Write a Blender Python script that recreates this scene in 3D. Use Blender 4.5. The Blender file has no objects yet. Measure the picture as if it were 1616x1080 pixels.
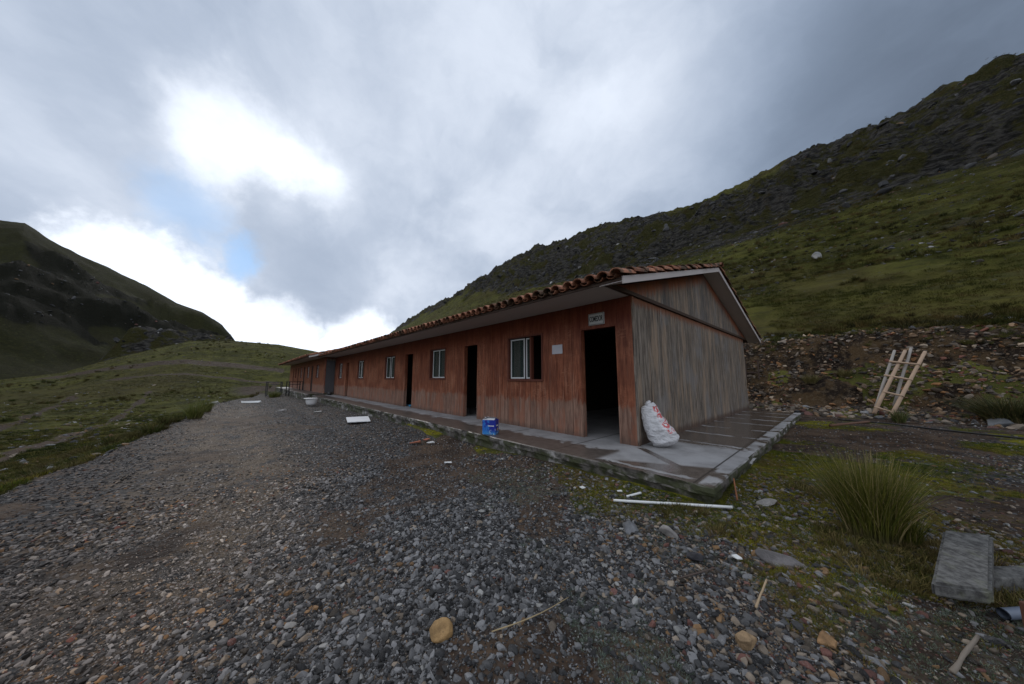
import bpy, math, random
import numpy as np
from mathutils import Vector, Matrix

random.seed(7)
RNG = np.random.default_rng(11)
SC = bpy.context.scene
COL = SC.collection
R = math.radians

# ------------------------------------------------------------------ camera
EYE = 1.30                      # eye height above the gravel
YAW = 0.7398                    # angle of the facade against the view direction
CU, CV = -2.2195, -4.6718       # camera in building coordinates (along / across)
SLAB = 0.25                     # top of the concrete platform

cam_d = bpy.data.cameras.new('camera')
cam = bpy.data.objects.new('camera', cam_d)
COL.objects.link(cam)
cam.location = (0, 0, EYE)
cam.rotation_euler = (R(90) + 0.1207, 0.0, 0)
cam_d.sensor_width = 36
cam_d.lens = 471.0 / 1616 * 36
cam_d.clip_start = 0.05
cam_d.clip_end = 3000
SC.camera = cam

SC.view_settings.view_transform = 'Standard'
SC.view_settings.look = 'None'
SC.view_settings.exposure = 0.0
SC.view_settings.gamma = 1.0
SC.cycles.use_denoising = True
SC.cycles.max_bounces = 6
SC.cycles.diffuse_bounces = 3
SC.cycles.sample_clamp_indirect = 4
SC.render.film_transparent = False

SUN_AZ, SUN_EL = R(-45.4), R(31)
def dirv(az, el):
    az, el = R(az), R(el)
    return (math.sin(az) * math.cos(el), math.cos(az) * math.cos(el), math.sin(el))

sun_d = bpy.data.lights.new('sun', 'SUN')
sun_d.energy = 0.7
sun_d.angle = R(14)
sun_d.color = (1.0, 0.95, 0.88)
sun = bpy.data.objects.new('sun', sun_d)
COL.objects.link(sun)
sun.rotation_euler = Vector(dirv(-45.4, 31)).to_track_quat('Z', 'Y').to_euler()

# ------------------------------------------------------------------ node helper
class NT:
    """small expression helper over a node tree"""
    def __init__(s, tree): s.t = tree
    def n(s, typ, **kw):
        nd = s.t.nodes.new(typ)
        for k, v in kw.items(): setattr(nd, k, v)
        return nd
    def set(s, sock, v):
        if isinstance(v, bpy.types.NodeSocket): s.t.links.new(v, sock)
        elif v is not None:
            if sock.type == 'RGBA' and not isinstance(v, (int, float)) and len(v) == 3: v = (*v, 1)
            sock.default_value = v
    def m(s, op, a, b=None, c=None, clamp=False):
        nd = s.n('ShaderNodeMath', operation=op, use_clamp=clamp)
        for i, v in enumerate((a, b, c)):
            if v is not None: s.set(nd.inputs[i], v)
        return nd.outputs[0]
    def v(s, op, a, b=None, sc=None):
        nd = s.n('ShaderNodeVectorMath', operation=op)
        s.set(nd.inputs[0], a)
        if b is not None: s.set(nd.inputs[1], b)
        if sc is not None: s.set(nd.inputs['Scale'], sc)
        return nd.outputs['Value'] if op in ('DOT_PRODUCT', 'LENGTH') else nd.outputs[0]
    def sep(s, a):
        nd = s.n('ShaderNodeSeparateXYZ'); s.set(nd.inputs[0], a); return nd.outputs
    def comb(s, x, y, z):
        nd = s.n('ShaderNodeCombineXYZ')
        for i, q in enumerate((x, y, z)): s.set(nd.inputs[i], q)
        return nd.outputs[0]
    def noise(s, vec, scale, detail=4, rough=.55, dist=0, col=False):
        nd = s.n('ShaderNodeTexNoise')
        s.set(nd.inputs['Vector'], vec); nd.inputs['Scale'].default_value = scale
        nd.inputs['Detail'].default_value = detail; nd.inputs['Roughness'].default_value = rough
        nd.inputs['Distortion'].default_value = dist
        return nd.outputs['Color'] if col else nd.outputs['Fac']
    def voro(s, vec, scale, feature='F1', out='Distance', rnd=1):
        nd = s.n('ShaderNodeTexVoronoi', feature=feature)
        s.set(nd.inputs['Vector'], vec); nd.inputs['Scale'].default_value = scale
        nd.inputs['Randomness'].default_value = rnd
        return nd.outputs[out]
    def ss(s, x, lo, hi, a=0.0, b=1.0):
        nd = s.n('ShaderNodeMapRange', interpolation_type='SMOOTHSTEP')
        s.set(nd.inputs[0], x)
        for i, q in enumerate((lo, hi, a, b)): s.set(nd.inputs[i + 1], q)
        return nd.outputs[0]
    def mix(s, f, a, b, typ='MIX'):
        nd = s.n('ShaderNodeMix', data_type='RGBA', blend_type=typ)
        s.set(nd.inputs[0], f); s.set(nd.inputs[6], a); s.set(nd.inputs[7], b)
        return nd.outputs[2]
    def mixf(s, f, a, b):
        nd = s.n('ShaderNodeMix', data_type='FLOAT')
        s.set(nd.inputs[0], f); s.set(nd.inputs[2], a); s.set(nd.inputs[3], b)
        return nd.outputs[0]
    def attr(s, name, typ='GEOMETRY', out='Color'):
        nd = s.n('ShaderNodeAttribute', attribute_name=name, attribute_type=typ)
        return nd.outputs[out]
    def scale(s, col, f):
        return s.v('SCALE', col, sc=f)
    def bump(s, h, dist=.01, strength=1.0):
        nd = s.n('ShaderNodeBump'); nd.inputs['Strength'].default_value = strength
        nd.inputs['Distance'].default_value = dist
        s.set(nd.inputs['Height'], h); return nd.outputs[0]

def new_mat(name):
    m = bpy.data.materials.new(name); m.use_nodes = True
    m.node_tree.nodes.clear()
    T = NT(m.node_tree)
    out = T.n('ShaderNodeOutputMaterial'); b = T.n('ShaderNodeBsdfPrincipled')
    T.t.links.new(b.outputs[0], out.inputs[0])
    return m, T, b
def finish(T, b, col=None, rough=None, nrm=None, spec=None, metal=None):
    if col is not None: T.set(b.inputs['Base Color'], col)
    if rough is not None: T.set(b.inputs['Roughness'], rough)
    if nrm is not None: T.set(b.inputs['Normal'], nrm)
    if spec is not None: T.set(b.inputs['Specular IOR Level'], spec)
    if metal is not None: T.set(b.inputs['Metallic'], metal)

# ------------------------------------------------------------------ world: clouded sky
SKY_GAIN = 1.0
W = bpy.data.worlds.new('World'); SC.world = W; W.use_nodes = True
W.node_tree.nodes.clear()
T = NT(W.node_tree)
wo = T.n('ShaderNodeOutputWorld'); bg = T.n('ShaderNodeBackground')
T.t.links.new(bg.outputs[0], wo.inputs[0])
sky = T.n('ShaderNodeTexSky', sky_type='NISHITA')
sky.sun_disc = False; sky.sun_elevation = SUN_EL; sky.sun_rotation = SUN_AZ % (2 * math.pi)
sky.altitude = 4000; sky.air_density = 1.0; sky.dust_density = 1.0
D0 = T.n('ShaderNodeTexCoord').outputs['Generated']
D = T.v('NORMALIZE', D0)
# ragged cloud edges: the direction is warped by noise before the cloud masses are laid in it
wc = T.v('SUBTRACT', T.noise(D, 3.2, 5, .6, col=True), (.5, .5, .5))
Dw = T.v('NORMALIZE', T.v('ADD', D, T.scale(wc, .22)))
wc2 = T.v('SUBTRACT', T.noise(D, 9, 6, .65, col=True), (.5, .5, .5))
Dw2 = T.v('NORMALIZE', T.v('ADD', Dw, T.scale(wc2, .10)))
dx, dy, dz = T.sep(D)
def blob(az, el, width, d=Dw):
    k = 1.0 / (R(width) ** 2)
    q = T.m('SUBTRACT', T.v('DOT_PRODUCT', d, dirv(az, el)), 1.0)
    return T.m('EXPONENT', T.m('MULTIPLY', q, k))
# cloud layer seen in perspective, streets running towards the gap in the valley
zz = T.m('ADD', T.m('MAXIMUM', dz, 0.0), 0.22)
px = T.m('DIVIDE', dx, zz); py = T.m('DIVIDE', dy, zz)
ca, sa = math.cos(R(-24)), math.sin(R(-24))
al = T.m('ADD', T.m('MULTIPLY', px, sa), T.m('MULTIPLY', py, ca))
ac = T.m('SUBTRACT', T.m('MULTIPLY', px, ca), T.m('MULTIPLY', py, sa))
P1 = T.comb(T.m('MULTIPLY', al, .52), T.m('MULTIPLY', ac, 1.05), 3.0)
n1 = T.noise(P1, 1.25, 5, .5, .35)
P2 = T.comb(T.m('MULTIPLY', al, .8), T.m('MULTIPLY', ac, 1.8), 9.0)
n2 = T.noise(P2, 2.2, 6, .55, .3)
n3 = T.noise(T.v('MULTIPLY', Dw, (1, 1, 1.5)), 2.6, 6, .58, .2)
nn = T.m('ADD', T.m('ADD', T.m('MULTIPLY', n1, .46), T.m('MULTIPLY', n2, .14)), T.m('MULTIPLY', n3, .40))
st = T.ss(nn, .37, .62)
L = T.m('ADD', .54, T.m('MULTIPLY', st, .30))
L = T.m('MULTIPLY', L, T.mixf(T.ss(dy, .05, -.45), 1.0, 1.45))
# darker towards the right, paler streaks above the roof
right = T.m('MULTIPLY', T.ss(dx, .15, .80), T.ss(dy, -.15, .25))
L = T.m('MULTIPLY', L, T.mixf(right, 1.0, .31))
L = T.m('ADD', L, T.m('MULTIPLY', blob(27, 40, 9, Dw), .22))
L = T.m('SUBTRACT', L, T.m('MULTIPLY', blob(19, 30, 7, Dw), .13))
L = T.m('MULTIPLY', L, T.mixf(blob(-66, 44, 17), 1.0, .74))
# glow round the hidden sun and along the horizon gap
L = T.m('ADD', L, T.m('MULTIPLY', blob(-44, 28, 14, Dw), .14))
L = T.m('ADD', L, T.m('MULTIPLY', T.m('POWER', T.ss(blob(-45.5, 31, 5.2, Dw2), .0, 1.0), 1.6), .48))
L = T.m('ADD', L, T.m('MULTIPLY', T.m('POWER', T.ss(blob(-37, 30, 4.0, Dw2), .0, .95), 1.5), .42))
bank_ = T.m('MAXIMUM', T.ss(blob(-54.5, 13, 4.4, Dw2), .30, .70), T.ss(blob(-47.5, 11, 4.8, Dw2), .30, .70))
bank_ = T.m('MAXIMUM', bank_, T.m('MAXIMUM', T.ss(blob(-40, 7.0, 5.2, Dw2), .32, .62), T.ss(blob(-27, 3.0, 6.5, Dw2), .30, .66)))
L = T.m('ADD', L, T.m('MULTIPLY', bank_, .62))
# grey puff below the glow
puff = T.m('MAXIMUM', T.ss(blob(-38.5, 24, 6.5, Dw2), .32, .85), T.ss(blob(-33, 17, 7.5, Dw2), .35, .85))
L = T.mixf(T.m('MULTIPLY', puff, .78), L, T.m('ADD', .44, T.m('MULTIPLY', n2, .22)))
cool = T.ss(L, .15, .95)
ccol = T.mix(cool, (.70, .90, 1.24), (.90, .98, 1.12))
cloud = T.scale(ccol, L)
hole = T.m('MAXIMUM', T.m('MULTIPLY', T.ss(blob(-43.3, 18.8, 2.6, Dw2), .30, .95), .8), T.m('MULTIPLY', T.ss(blob(-49.5, 21.8, 4.0, Dw2), .30, 1.0), .55))
blue = T.scale(T.mix(.5, T.scale(sky.outputs[0], .10), (.42, .68, 1.0)), 1.25)
cloud = T.mix(hole, cloud, blue)
final = T.mix(T.ss(dz, -.04, 0.0), (.10, .10, .09), cloud)
T.set(bg.inputs[0], final); bg.inputs[1].default_value = SKY_GAIN

# ------------------------------------------------------------------ numpy noise
def _h(ix, iy, seed):
    n = (ix.astype(np.int64) * 374761393 + iy.astype(np.int64) * 668265263 + seed * 974711) & 0x7fffffff
    n = ((n ^ (n >> 13)) * 1274126177) & 0x7fffffff
    return ((n ^ (n >> 16)) & 0xffff) / 65535.0
def vnoise(x, y, seed=0):
    x = np.asarray(x, float); y = np.asarray(y, float)
    ix = np.floor(x); iy = np.floor(y); fx = x - ix; fy = y - iy
    fx = fx * fx * fx * (fx * (fx * 6 - 15) + 10); fy = fy * fy * fy * (fy * (fy * 6 - 15) + 10)
    a = _h(ix, iy, seed); b = _h(ix + 1, iy, seed); c = _h(ix, iy + 1, seed); d = _h(ix + 1, iy + 1, seed)
    return (a + (b - a) * fx) * (1 - fy) + (c + (d - c) * fx) * fy
def fbm(x, y, oct=4, seed=0, gain=.5):
    s = 0; a = 1; t = 0
    for o in range(oct):
        s = s + a * vnoise(x, y, seed + o * 17); t += a; a *= gain
        x, y = x * 2.03 + 3.1, y * 2.03 + 7.7
    return s / t
def ridged(x, y, oct=4, seed=0):
    s = 0; a = 1; t = 0
    for o in range(oct):
        s = s + a * (1 - np.abs(2 * vnoise(x, y, seed + o * 13) - 1)); t += a; a *= .5
        x, y = x * 2.07 + 1.3, y * 2.07 + 5.1
    return s / t
def worley(x, y, seed=0):
    """cell value and distance to the cell border"""
    ix = np.floor(x); iy = np.floor(y); d1 = np.full(np.shape(x), 9.0); d2 = np.full(np.shape(x), 9.0); val = np.zeros(np.shape(x))
    for a in (-1, 0, 1):
        for b in (-1, 0, 1):
            cx, cy = ix + a, iy + b
            d = np.hypot(cx + _h(cx, cy, seed) - x, cy + _h(cx, cy, seed + 7) - y)
            m = d < d1
            d2 = np.where(m, d1, np.minimum(d2, d)); val = np.where(m, _h(cx, cy, seed + 31), val); d1 = np.where(m, d, d1)
    return val, d2 - d1
def blocky(x, y, seed=0):
    wx = x + .8 * (fbm(x * .9, y * .9, 2, seed + 3) - .5); wy = y + .8 * (fbm(x * .9 + 5, y * .9, 2, seed + 4) - .5)
    a, e = worley(wx, wy, seed); b, f = worley(wx * 2.3 + 4, wy * 2.3, seed + 1); c, g = worley(wx * 5.1 + 4, wy * 5.1, seed + 2)
    return .5 * (a - .5) * np.minimum(1, e * 5) + .32 * (b - .5) * np.minimum(1, f * 4) + .18 * (c - .5) * np.minimum(1, g * 3) - .12 * np.exp(-(e * 9) ** 2)
def sst(x, a, b):
    t = np.clip((x - a) / (b - a), 0, 1); return t * t * (3 - 2 * t)

CY, SY = math.cos(YAW), math.sin(YAW)
def b2w(u, v, z=0.0):
    q0, q1 = u - CU, v - CV
    return Vector((-SY * q0 + CY * q1, CY * q0 + SY * q1, z + SLAB))
BROT = -(math.pi / 2 - YAW)      # local x = -u, local y = v

# ------------------------------------------------------------------ terrain
EDGE = np.array([(-3.2, -9), (-3.9, -3), (-4.3, 1.0), (-5.0, 3.1), (-5.95, 4.2), (-7.6, 6.4), (-9.9, 9.3), (-13.2, 13.2), (-17.2, 18.6), (-19, 22.5), (-22, 27)])
def polydist(x, y, P):
    """signed distance to a polyline, positive to its left side"""
    best = np.full(x.shape, 1e9); sg = np.ones(x.shape)
    for (ax, ay), (bx, by) in zip(P[:-1], P[1:]):
        ex, ey = bx - ax, by - ay; l2 = ex * ex + ey * ey
        t = np.clip(((x - ax) * ex + (y - ay) * ey) / l2, 0, 1)
        qx, qy = x - ax - t * ex, y - ay - t * ey
        d = np.hypot(qx, qy); s = np.sign(ex * (y - ay) - ey * (x - ax))
        m = d < best; best = np.where(m, d, best); sg = np.where(m, s, sg)
    return best * sg
GREEN = np.array([(-1.2, 6.0), (-0.3, 4.75), (.5, 3.62), (.80, 3.0), (1.02, 2.5), (1.15, 2.0), (1.3, 1.6), (1.6, 1.1), (2.2, .2), (3, -2)])
SIL = np.array([(-16.79, 10.4), (-13.18, 13.85), (-7.81, 17.02), (-2.23, 20.05), (4.12, 23.96), (9.17, 25.15), (12.29, 25.99), (18.93, 27.51), (27.72, 27.7), (31.23, 27.6), (34.46, 27.32), (40.46, 28.27), (44.98, 29.15), (47.0, 29.17), (51.21, 29.12), (53.58, 28.91), (55.3, 28.95), (57.65, 29.77), (60.37, 29.31), (62.95, 29.02)])
VC = 82.0
_an = 90 - math.degrees(YAW)
_U = VC * np.tan(np.radians(_an - SIL[:, 0])); _Rr = VC / np.cos(np.radians(_an - SIL[:, 0]))
_Z = EYE + _Rr * np.tan(np.radians(SIL[:, 1]))
_o = np.argsort(_U); _U, _Z = _U[_o], _Z[_o]
MID = np.array([(-80, -1.0), (-62, -.8), (-56.2, .55), (-54.7, 1.4), (-51, 3.1), (-47.4, 4.7), (-43.2, 5.3), (-38.2, 5.06), (-32.8, 4.16), (-27.8, 3.5), (-20, 3.0), (-5, 2.0)])
LEFT = np.array([(-95, 15), (-75, 17), (-61.2, 15.2), (-59.9, 15.47), (-58.6, 14.53), (-56.35, 13.31), (-53.2, 11.95), (-48.9, 9.7), (-46.6, 8.95), (-44.6, 7.5), (-43.3, 5.8), (-42, 3.5), (-38, -3)])

def masks(x, y):
    r = np.hypot(x, y); v = x * CY + y * SY; u = -x * SY + y * CY
    return r, u, v
def crest(u): return np.interp(u, _U, _Z)
def height(x, y):
    x = np.asarray(x, float); y = np.asarray(y, float)
    r, u, v = masks(x, y); az = np.degrees(np.arctan2(x, y))
    sd = polydist(x, y, EDGE)
    # the gravel pad
    ub, vb = u + CU, v + CV
    z = -.05 * sst(ub, 4, 16) + .05 * (fbm(x * .5, y * .5, 3, 5) - .5) * 2
    z = z + .018 * (fbm(x * 3.1, y * 3.1, 3, 9) - .5) * 2
    gd = polydist(x, y, GREEN)
    z = z + .08 * sst(gd, -.4, 1.2) * sst(y, -3, -1)
    # wheel ruts along the pad
    for off in (-2.7, -4.6):
        z = z - .035 * np.exp(-((vb - off + .25 * (fbm(ub * .3, off * 0 * ub, 2, 3) - .5)) / .28) ** 2) * sst(ub, -1, 3)
    # meadow below the pad
    zl = -1.05 - .02 * np.clip(sd, 0, 30) + .25 * (fbm(x * .12, y * .12, 4, 21) - .5) * 2 + .05 * (fbm(x * .9, y * .9, 3, 23) - .5) * 2
    e = np.maximum(sst(sd + .5 * (fbm(x * .6, y * .6, 3, 31) - .5), -.1, 2.6), sst(r, 34, 42) * (vb < 9))
    z = z * (1 - e) + zl * e
    # middle ridge
    rm = 88.0
    zt = EYE + rm * np.tan(np.radians(np.interp(az, MID[:, 0], MID[:, 1])))
    t = sst(r, 30, rm) ** 1.15
    am = sst(az, -85, -70) * (1 - sst(az, 10, 30))
    zm = zl * (1 - t) + zt * t
    zm = np.where(r > rm, zt - (zt + 6) * sst(r, rm + 4, rm + 55), zm)
    zm = zm + sst(r, 30, 60) * .9 * (fbm(x * .06, y * .06, 4, 41) - .5) + .12 * sst(r, 25, 40) * (fbm(x * .5, y * .5, 3, 43) - .5)
    w = sst(r, 28, 34) * am * np.maximum(sst(sd, 0, 4), sst(r, 36, 44))
    z = z * (1 - w) + zm * w
    # rock outcrop between the meadow ridge and the far hill
    ro = np.exp(-((r - 108) / 9.0) ** 4) * sst(az, -55.2, -51.8) * (1 - sst(az, -43.6, -42.6))
    zo = EYE + 108 * np.tan(R(6.0)) - .6 + 3.2 * (ridged(x * .11, y * .11, 4, 51) - .62)
    zo = zo + 2.4 * blocky(x * .22, y * .22, 221)
    z = np.where(ro > .01, np.maximum(z, z + (zo - z) * ro), z)
    # far left hill
    rl = 330.0
    zc = EYE + rl * np.tan(np.radians(np.interp(az, LEFT[:, 0], LEFT[:, 1])))
    tl = np.clip((r - 118) / (rl - 118), 0, 1)
    zf = -7 + (zc + 7) * tl ** .92
    rug = ridged(x * .018 + .3 * az * .05, y * .018, 5, 61) - .6
    zf = zf + 15 * rug * sst(tl, .02, .25) * (1 - sst(tl, .72, .97)) + 5 * (fbm(x * .05, y * .05, 5, 63) - .5) * sst(tl, 0, .2) + 3.5 * blocky(x * .06, y * .06, 211) * sst(tl, .03, .15) * (1 - sst(tl, .75, .9))
    zf = np.where(r > rl, zc - (r - rl) * .35, zf)
    wl = (az < -38) & (az > -130) & (r > 118)
    z = np.where(wl, np.maximum(z, zf), z)
    # the right hillside, parallel to the building
    hc = crest(u)
    n_b = .9 * (fbm(u * .25, v * .25, 3, 71) - .5)
    kv = [14.2, 15.6, 17.2, 18.1, 21, 51, VC, VC + 14, VC + 90, VC + 500]
    vv = v + n_b * (1 - sst(v, 20, 30)) + .35 * (fbm(u * 1.3, v * 1.3, 3, 73) - .5) * (1 - sst(v, 18.5, 20))
    zt1 = 22 * np.clip(hc / 46, .45, 1.2)
    base = np.interp(vv, kv[:5], [0.08, .30, 1.9, 2.95, 3.7])
    g1 = 3.7 + (zt1 - 3.7) * np.clip((vv - 21) / 30, 0, 1)
    g2 = zt1 + (hc - zt1) * np.clip((vv - 51) / (VC - 51), 0, 1) ** .85
    g3 = hc - 8 * np.clip((vv - VC) / 60, 0, 3)
    zh = np.where(vv < 21, base, np.where(vv < 51, g1, np.where(vv < VC, g2, g3)))
    cr = rockmask(x, y)
    zh = zh + cr * sst(v, 46, 56) * (1 - .75 * sst(v, VC - 12, VC - 2)) * (6.5 * (ridged(u * .05, v * .065, 5, 81) - .6) + 2.2 * (ridged(u * .22, v * .22, 3, 83) - .6))
    zh = zh + cr * sst(v, 46, 54) * (3.4 * blocky(u * .16, v * .20, 201) + 1.5 * blocky(u * .5, v * .7, 207))
    zh = zh + sst(v, VC - 14, VC - 3) * (1.6 * (ridged(u * .14, v * .14, 4, 85) - .62))
    zh = zh + sst(v, 19, 24) * ((fbm(u * .07, v * .12, 4, 91) - .5) * 1.8 + .22 * (fbm(u * .5, v * .9, 3, 93) - .5))
    # little cattle terraces
    zh = zh + sst(v, 20, 24) * (1 - sst(v, 60, 75)) * .10 * np.sin(zh * 5.5 + 4 * fbm(u * .1, v * .1, 3, 97))
    bankn = np.exp(-((v - 17) / 1.6) ** 4)
    zh = zh + bankn * (.35 * (ridged(u * .9, v * 1.4, 4, 99) - .6) + .12 * (fbm(u * 4, v * 4, 3, 98) - .5))
    endf = 1 - sst(u, 172, 205)
    zh = zh * endf
    wr = sst(v, 13.9, 14.9)
    z = np.where(v > 13.9, np.maximum(z, z * (1 - wr) + zh * wr), z)
    return z
def rockmask(x, y):
    r, u, v = masks(x, y)
    n = fbm(u * .035, v * .05, 4, 101) - .5
    n2 = fbm(u * .12, v * .12, 3, 103) - .5
    lo = 45 + 3 * sst(u, 20, -20) + 9 * sst(u, 30, 90)
    return sst(v + 34 * n + 14 * n2, lo - 3, lo + 4) * (1 - .75 * sst(v + 26 * n2, 74, 84) * sst(u, 60, 20))
def zones(x, y):
    """gravel, grass, rock, dirt weights, 0..1"""
    r, u, v = masks(x, y); az = np.degrees(np.arctan2(x, y)); ub, vb = u + CU, v + CV
    sd = polydist(x, y, EDGE); gd = polydist(x, y, GREEN)
    e = np.maximum(sst(sd + 1.1 * (fbm(x * .9, y * .9, 4, 131) - .5), .35, .95), sst(r, 32, 36) * (v < 14))
    n = fbm(x * 1.3, y * 1.3, 4, 111) - .5
    g = sst(gd + 1.5 * n, -.1, .55) * sst(y, -3, -1)
    # stones keep lying between the moss at the lower right
    stony = sst(fbm(x * 1.1, y * 1.1, 4, 113), .46, .58) * sst(gd, 0, .4)
    stony = stony * (1 - .8 * sst(vb, -2.6, -1.8) * sst(ub, -4.2, -1.8))
    grass = np.maximum(e, g * (1 - .75 * stony))
    flat = sst(v, 12.2, 13.4) * (1 - sst(v, 15.2, 15.8)) + .9 * np.exp(-((x - 7.2) / 2.4) ** 2 - ((y - 6.3) / 1.5) ** 2)
    dirt = sst(flat + .5 * (fbm(x * 1.4, y * 1.4, 4, 118) - .5), .35, .65) * sst(x, 0, 3) * (1 - .6 * sst(fbm(x * .8, y * .8, 3, 117), .45, .6))
    patch = sst(fbm(x * .75 + 9, y * .75, 4, 119), .55, .62) * (1 - e)
    dirt = np.maximum(dirt, .8 * patch * (r < 14))
    bank = sst(v, 15.2, 15.7) * (1 - sst(v + .8 * n, 18.0, 18.7))
    rock = rockmask(x, y) * sst(v, 40, 48)
    scree = sst(fbm(u * .05 + 3, v * .3, 4, 121), .56, .64) * sst(v, 19, 20) * (1 - sst(v, 24, 46)) * .7
    lh = (az < -38) & (r > 122) & (az > -130)
    rl = sst(ridged(x * .018 + .015 * az, y * .018, 5, 61) + .3 * (fbm(x * .06, y * .06, 3, 63) - .5), .52, .66) * (1 - .8 * sst(r, 235, 285))
    rock = np.where(lh, rl, np.where((r > 97) & (r < 122) & (az < -42.6) & (az > -55.5), 1.0, rock))
    rock = np.maximum(rock, scree)
    track = 0
    # worn dirt tracks crossing the meadow
    for k, (x0, y0, x1, y1, wd) in enumerate(((-24, 8, -60, 75, 0), (-14.5, 8.0, -36, 30, .28), (-17, 7.0, -42, 29, .28), (-62, 40, -22, 46, 1.2), (-48, 36, -20, 40, .5))):
        if wd == 0: continue
        P = np.array([(x0, y0), ((x0 + x1) / 2 + 1.5, (y0 + y1) / 2 - 1), (x1, y1)])
        track = np.maximum(track, .75 - .75 * sst(np.abs(polydist(x, y, P)) + .8 * (fbm(x * .5, y * .5, 3, 7) - .5), wd * .6, wd * 1.3))
    track = np.maximum(track, .8 * sst(-az, 25, 30) * sst(az, -46, -40) * (np.abs(r - 45 - 9 * (fbm(az * .15, az * 0, 2, 8) - .5)) < 3) * sst(fbm(x * .15, y * .15, 3, 77), .40, .5)) * (sd > 1)
    grass = np.where(v > 15.3, 1.0, grass) * (1 - bank * .85) * (1 - .9 * rock * (r < 40))
    grass = grass * (1 - .9 * np.clip(dirt, 0, 1)) * (1 - .9 * track)
    grass = np.where(bank > .3, np.maximum(grass, .8 * sst(fbm(x * .7, y * .7, 3, 12), .52, .6) * (v < 17)), grass)
    dirt = np.clip(np.maximum(np.maximum(dirt, track * 1.0), bank), 0, 1)
    return grass, rock, dirt, bank, track, e

def axis_nonuniform():
    fine = np.arange(-76, 76.01, .22)
    rest = np.arange(78, 283.9, 3.0)
    return np.radians(np.concatenate([fine, rest]))
TH = axis_nonuniform()
RR = [0.0]
r_ = .35
while r_ < 900:
    RR.append(r_)
    r_ *= 1.011 if r_ < 30 else (1.0085 if r_ < 130 else 1.02)
RR = np.array(RR[1:])
tg, rg = np.meshgrid(TH, RR)
gx = rg * np.sin(tg); gy = rg * np.cos(tg); gz_ = height(gx, gy)
nr, nt = gx.shape
V = np.stack([gx.ravel(), gy.ravel(), gz_.ravel()], 1)
V = np.vstack([V, [[0, 0, float(height(np.array([0.]), np.array([0.]))[0])]]])
i = np.arange(nr - 1)[:, None]; j = np.arange(nt)[None, :]; j2 = (j + 1) % nt
F = np.stack([i * nt + j, i * nt + j2, (i + 1) * nt + j2, (i + 1) * nt + j], -1).reshape(-1, 4)[:, ::-1]
def fast_mesh(name, V, F, smooth=True):
    me = bpy.data.meshes.new(name)
    me.vertices.add(len(V)); me.vertices.foreach_set('co', np.asarray(V, np.float32).ravel())
    F = np.asarray(F, np.int32); k = F.shape[1]
    me.loops.add(F.size); me.loops.foreach_set('vertex_index', F.ravel())
    me.polygons.add(len(F)); me.polygons.foreach_set('loop_start', np.arange(0, F.size, k, dtype=np.int32))
    me.polygons.foreach_set('loop_total', np.full(len(F), k, np.int32))
    me.polygons.foreach_set('use_smooth', np.full(len(F), smooth))
    me.update(calc_edges=True); me.validate()
    return me
gm = fast_mesh('ground', V, F)
zn = zones(V[:, 0], V[:, 1])
def vattr(me, name, cols):
    a = me.attributes.new(name, 'FLOAT_COLOR', 'POINT')
    c = np.ones((len(me.vertices), 4), np.float32); c[:, :cols.shape[1]] = cols
    a.data.foreach_set('color', c.ravel())
rr_ = np.hypot(V[:, 0], V[:, 1])
azv = np.degrees(np.arctan2(V[:, 0], V[:, 1]))
vattr(gm, 'zone', np.stack([zn[0], zn[1], zn[2]], 1))
vattr(gm, 'zone2', np.stack([zn[3], sst(rr_, 120, 126) * (azv < -38), zn[4]], 1))
ground = bpy.data.objects.new('ground', gm); COL.objects.link(ground); ground['kind'] = 'structure'

m, T, b = new_mat('ground')
Pw = T.n('ShaderNodeNewGeometry').outputs['Position']
x_, y_, z_ = T.sep(Pw)
zc1 = T.n('ShaderNodeSeparateColor'); T.set(zc1.inputs[0], T.attr('zone')); gr, rk, dt = zc1.outputs[:3]
zc2 = T.n('ShaderNodeSeparateColor'); T.set(zc2.inputs[0], T.attr('zone2')); bk, lh, tr = zc2.outputs[:3]
# gravel between the loose stones
vc = T.voro(Pw, 26, out='Color'); vd = T.voro(Pw, 26)
vsep = T.n('ShaderNodeSeparateColor'); T.set(vsep.inputs[0], vc)
nbig = T.noise(Pw, .35, 4); nmid = T.noise(Pw, 2.3, 5); nfine = T.noise(Pw, 28, 5, .65)
gcol = T.mix(vsep.outputs[0], (.018, .018, .019), (.075, .072, .070))
gcol = T.mix(T.ss(vsep.outputs[1], .80, .9), gcol, (.13, .085, .055))
gcol = T.mix(T.m('MULTIPLY', T.ss(nmid, .48, .68), .55), gcol, (.065, .042, .030))
vbn = T.m('ADD', T.m('MULTIPLY', x_, CY), T.m('MULTIPLY', y_, SY))
pale = T.m('MULTIPLY', T.ss(T.m('ABSOLUTE', T.m('ADD', vbn, .08)), 1.5, .3), T.m('MULTIPLY', T.ss(y_, 1.0, 2.5), T.ss(y_, 22, 12)))
gcol = T.mix(T.m('MULTIPLY', pale, T.ss(nmid, .35, .6)), gcol, (.125, .094, .066))
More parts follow.
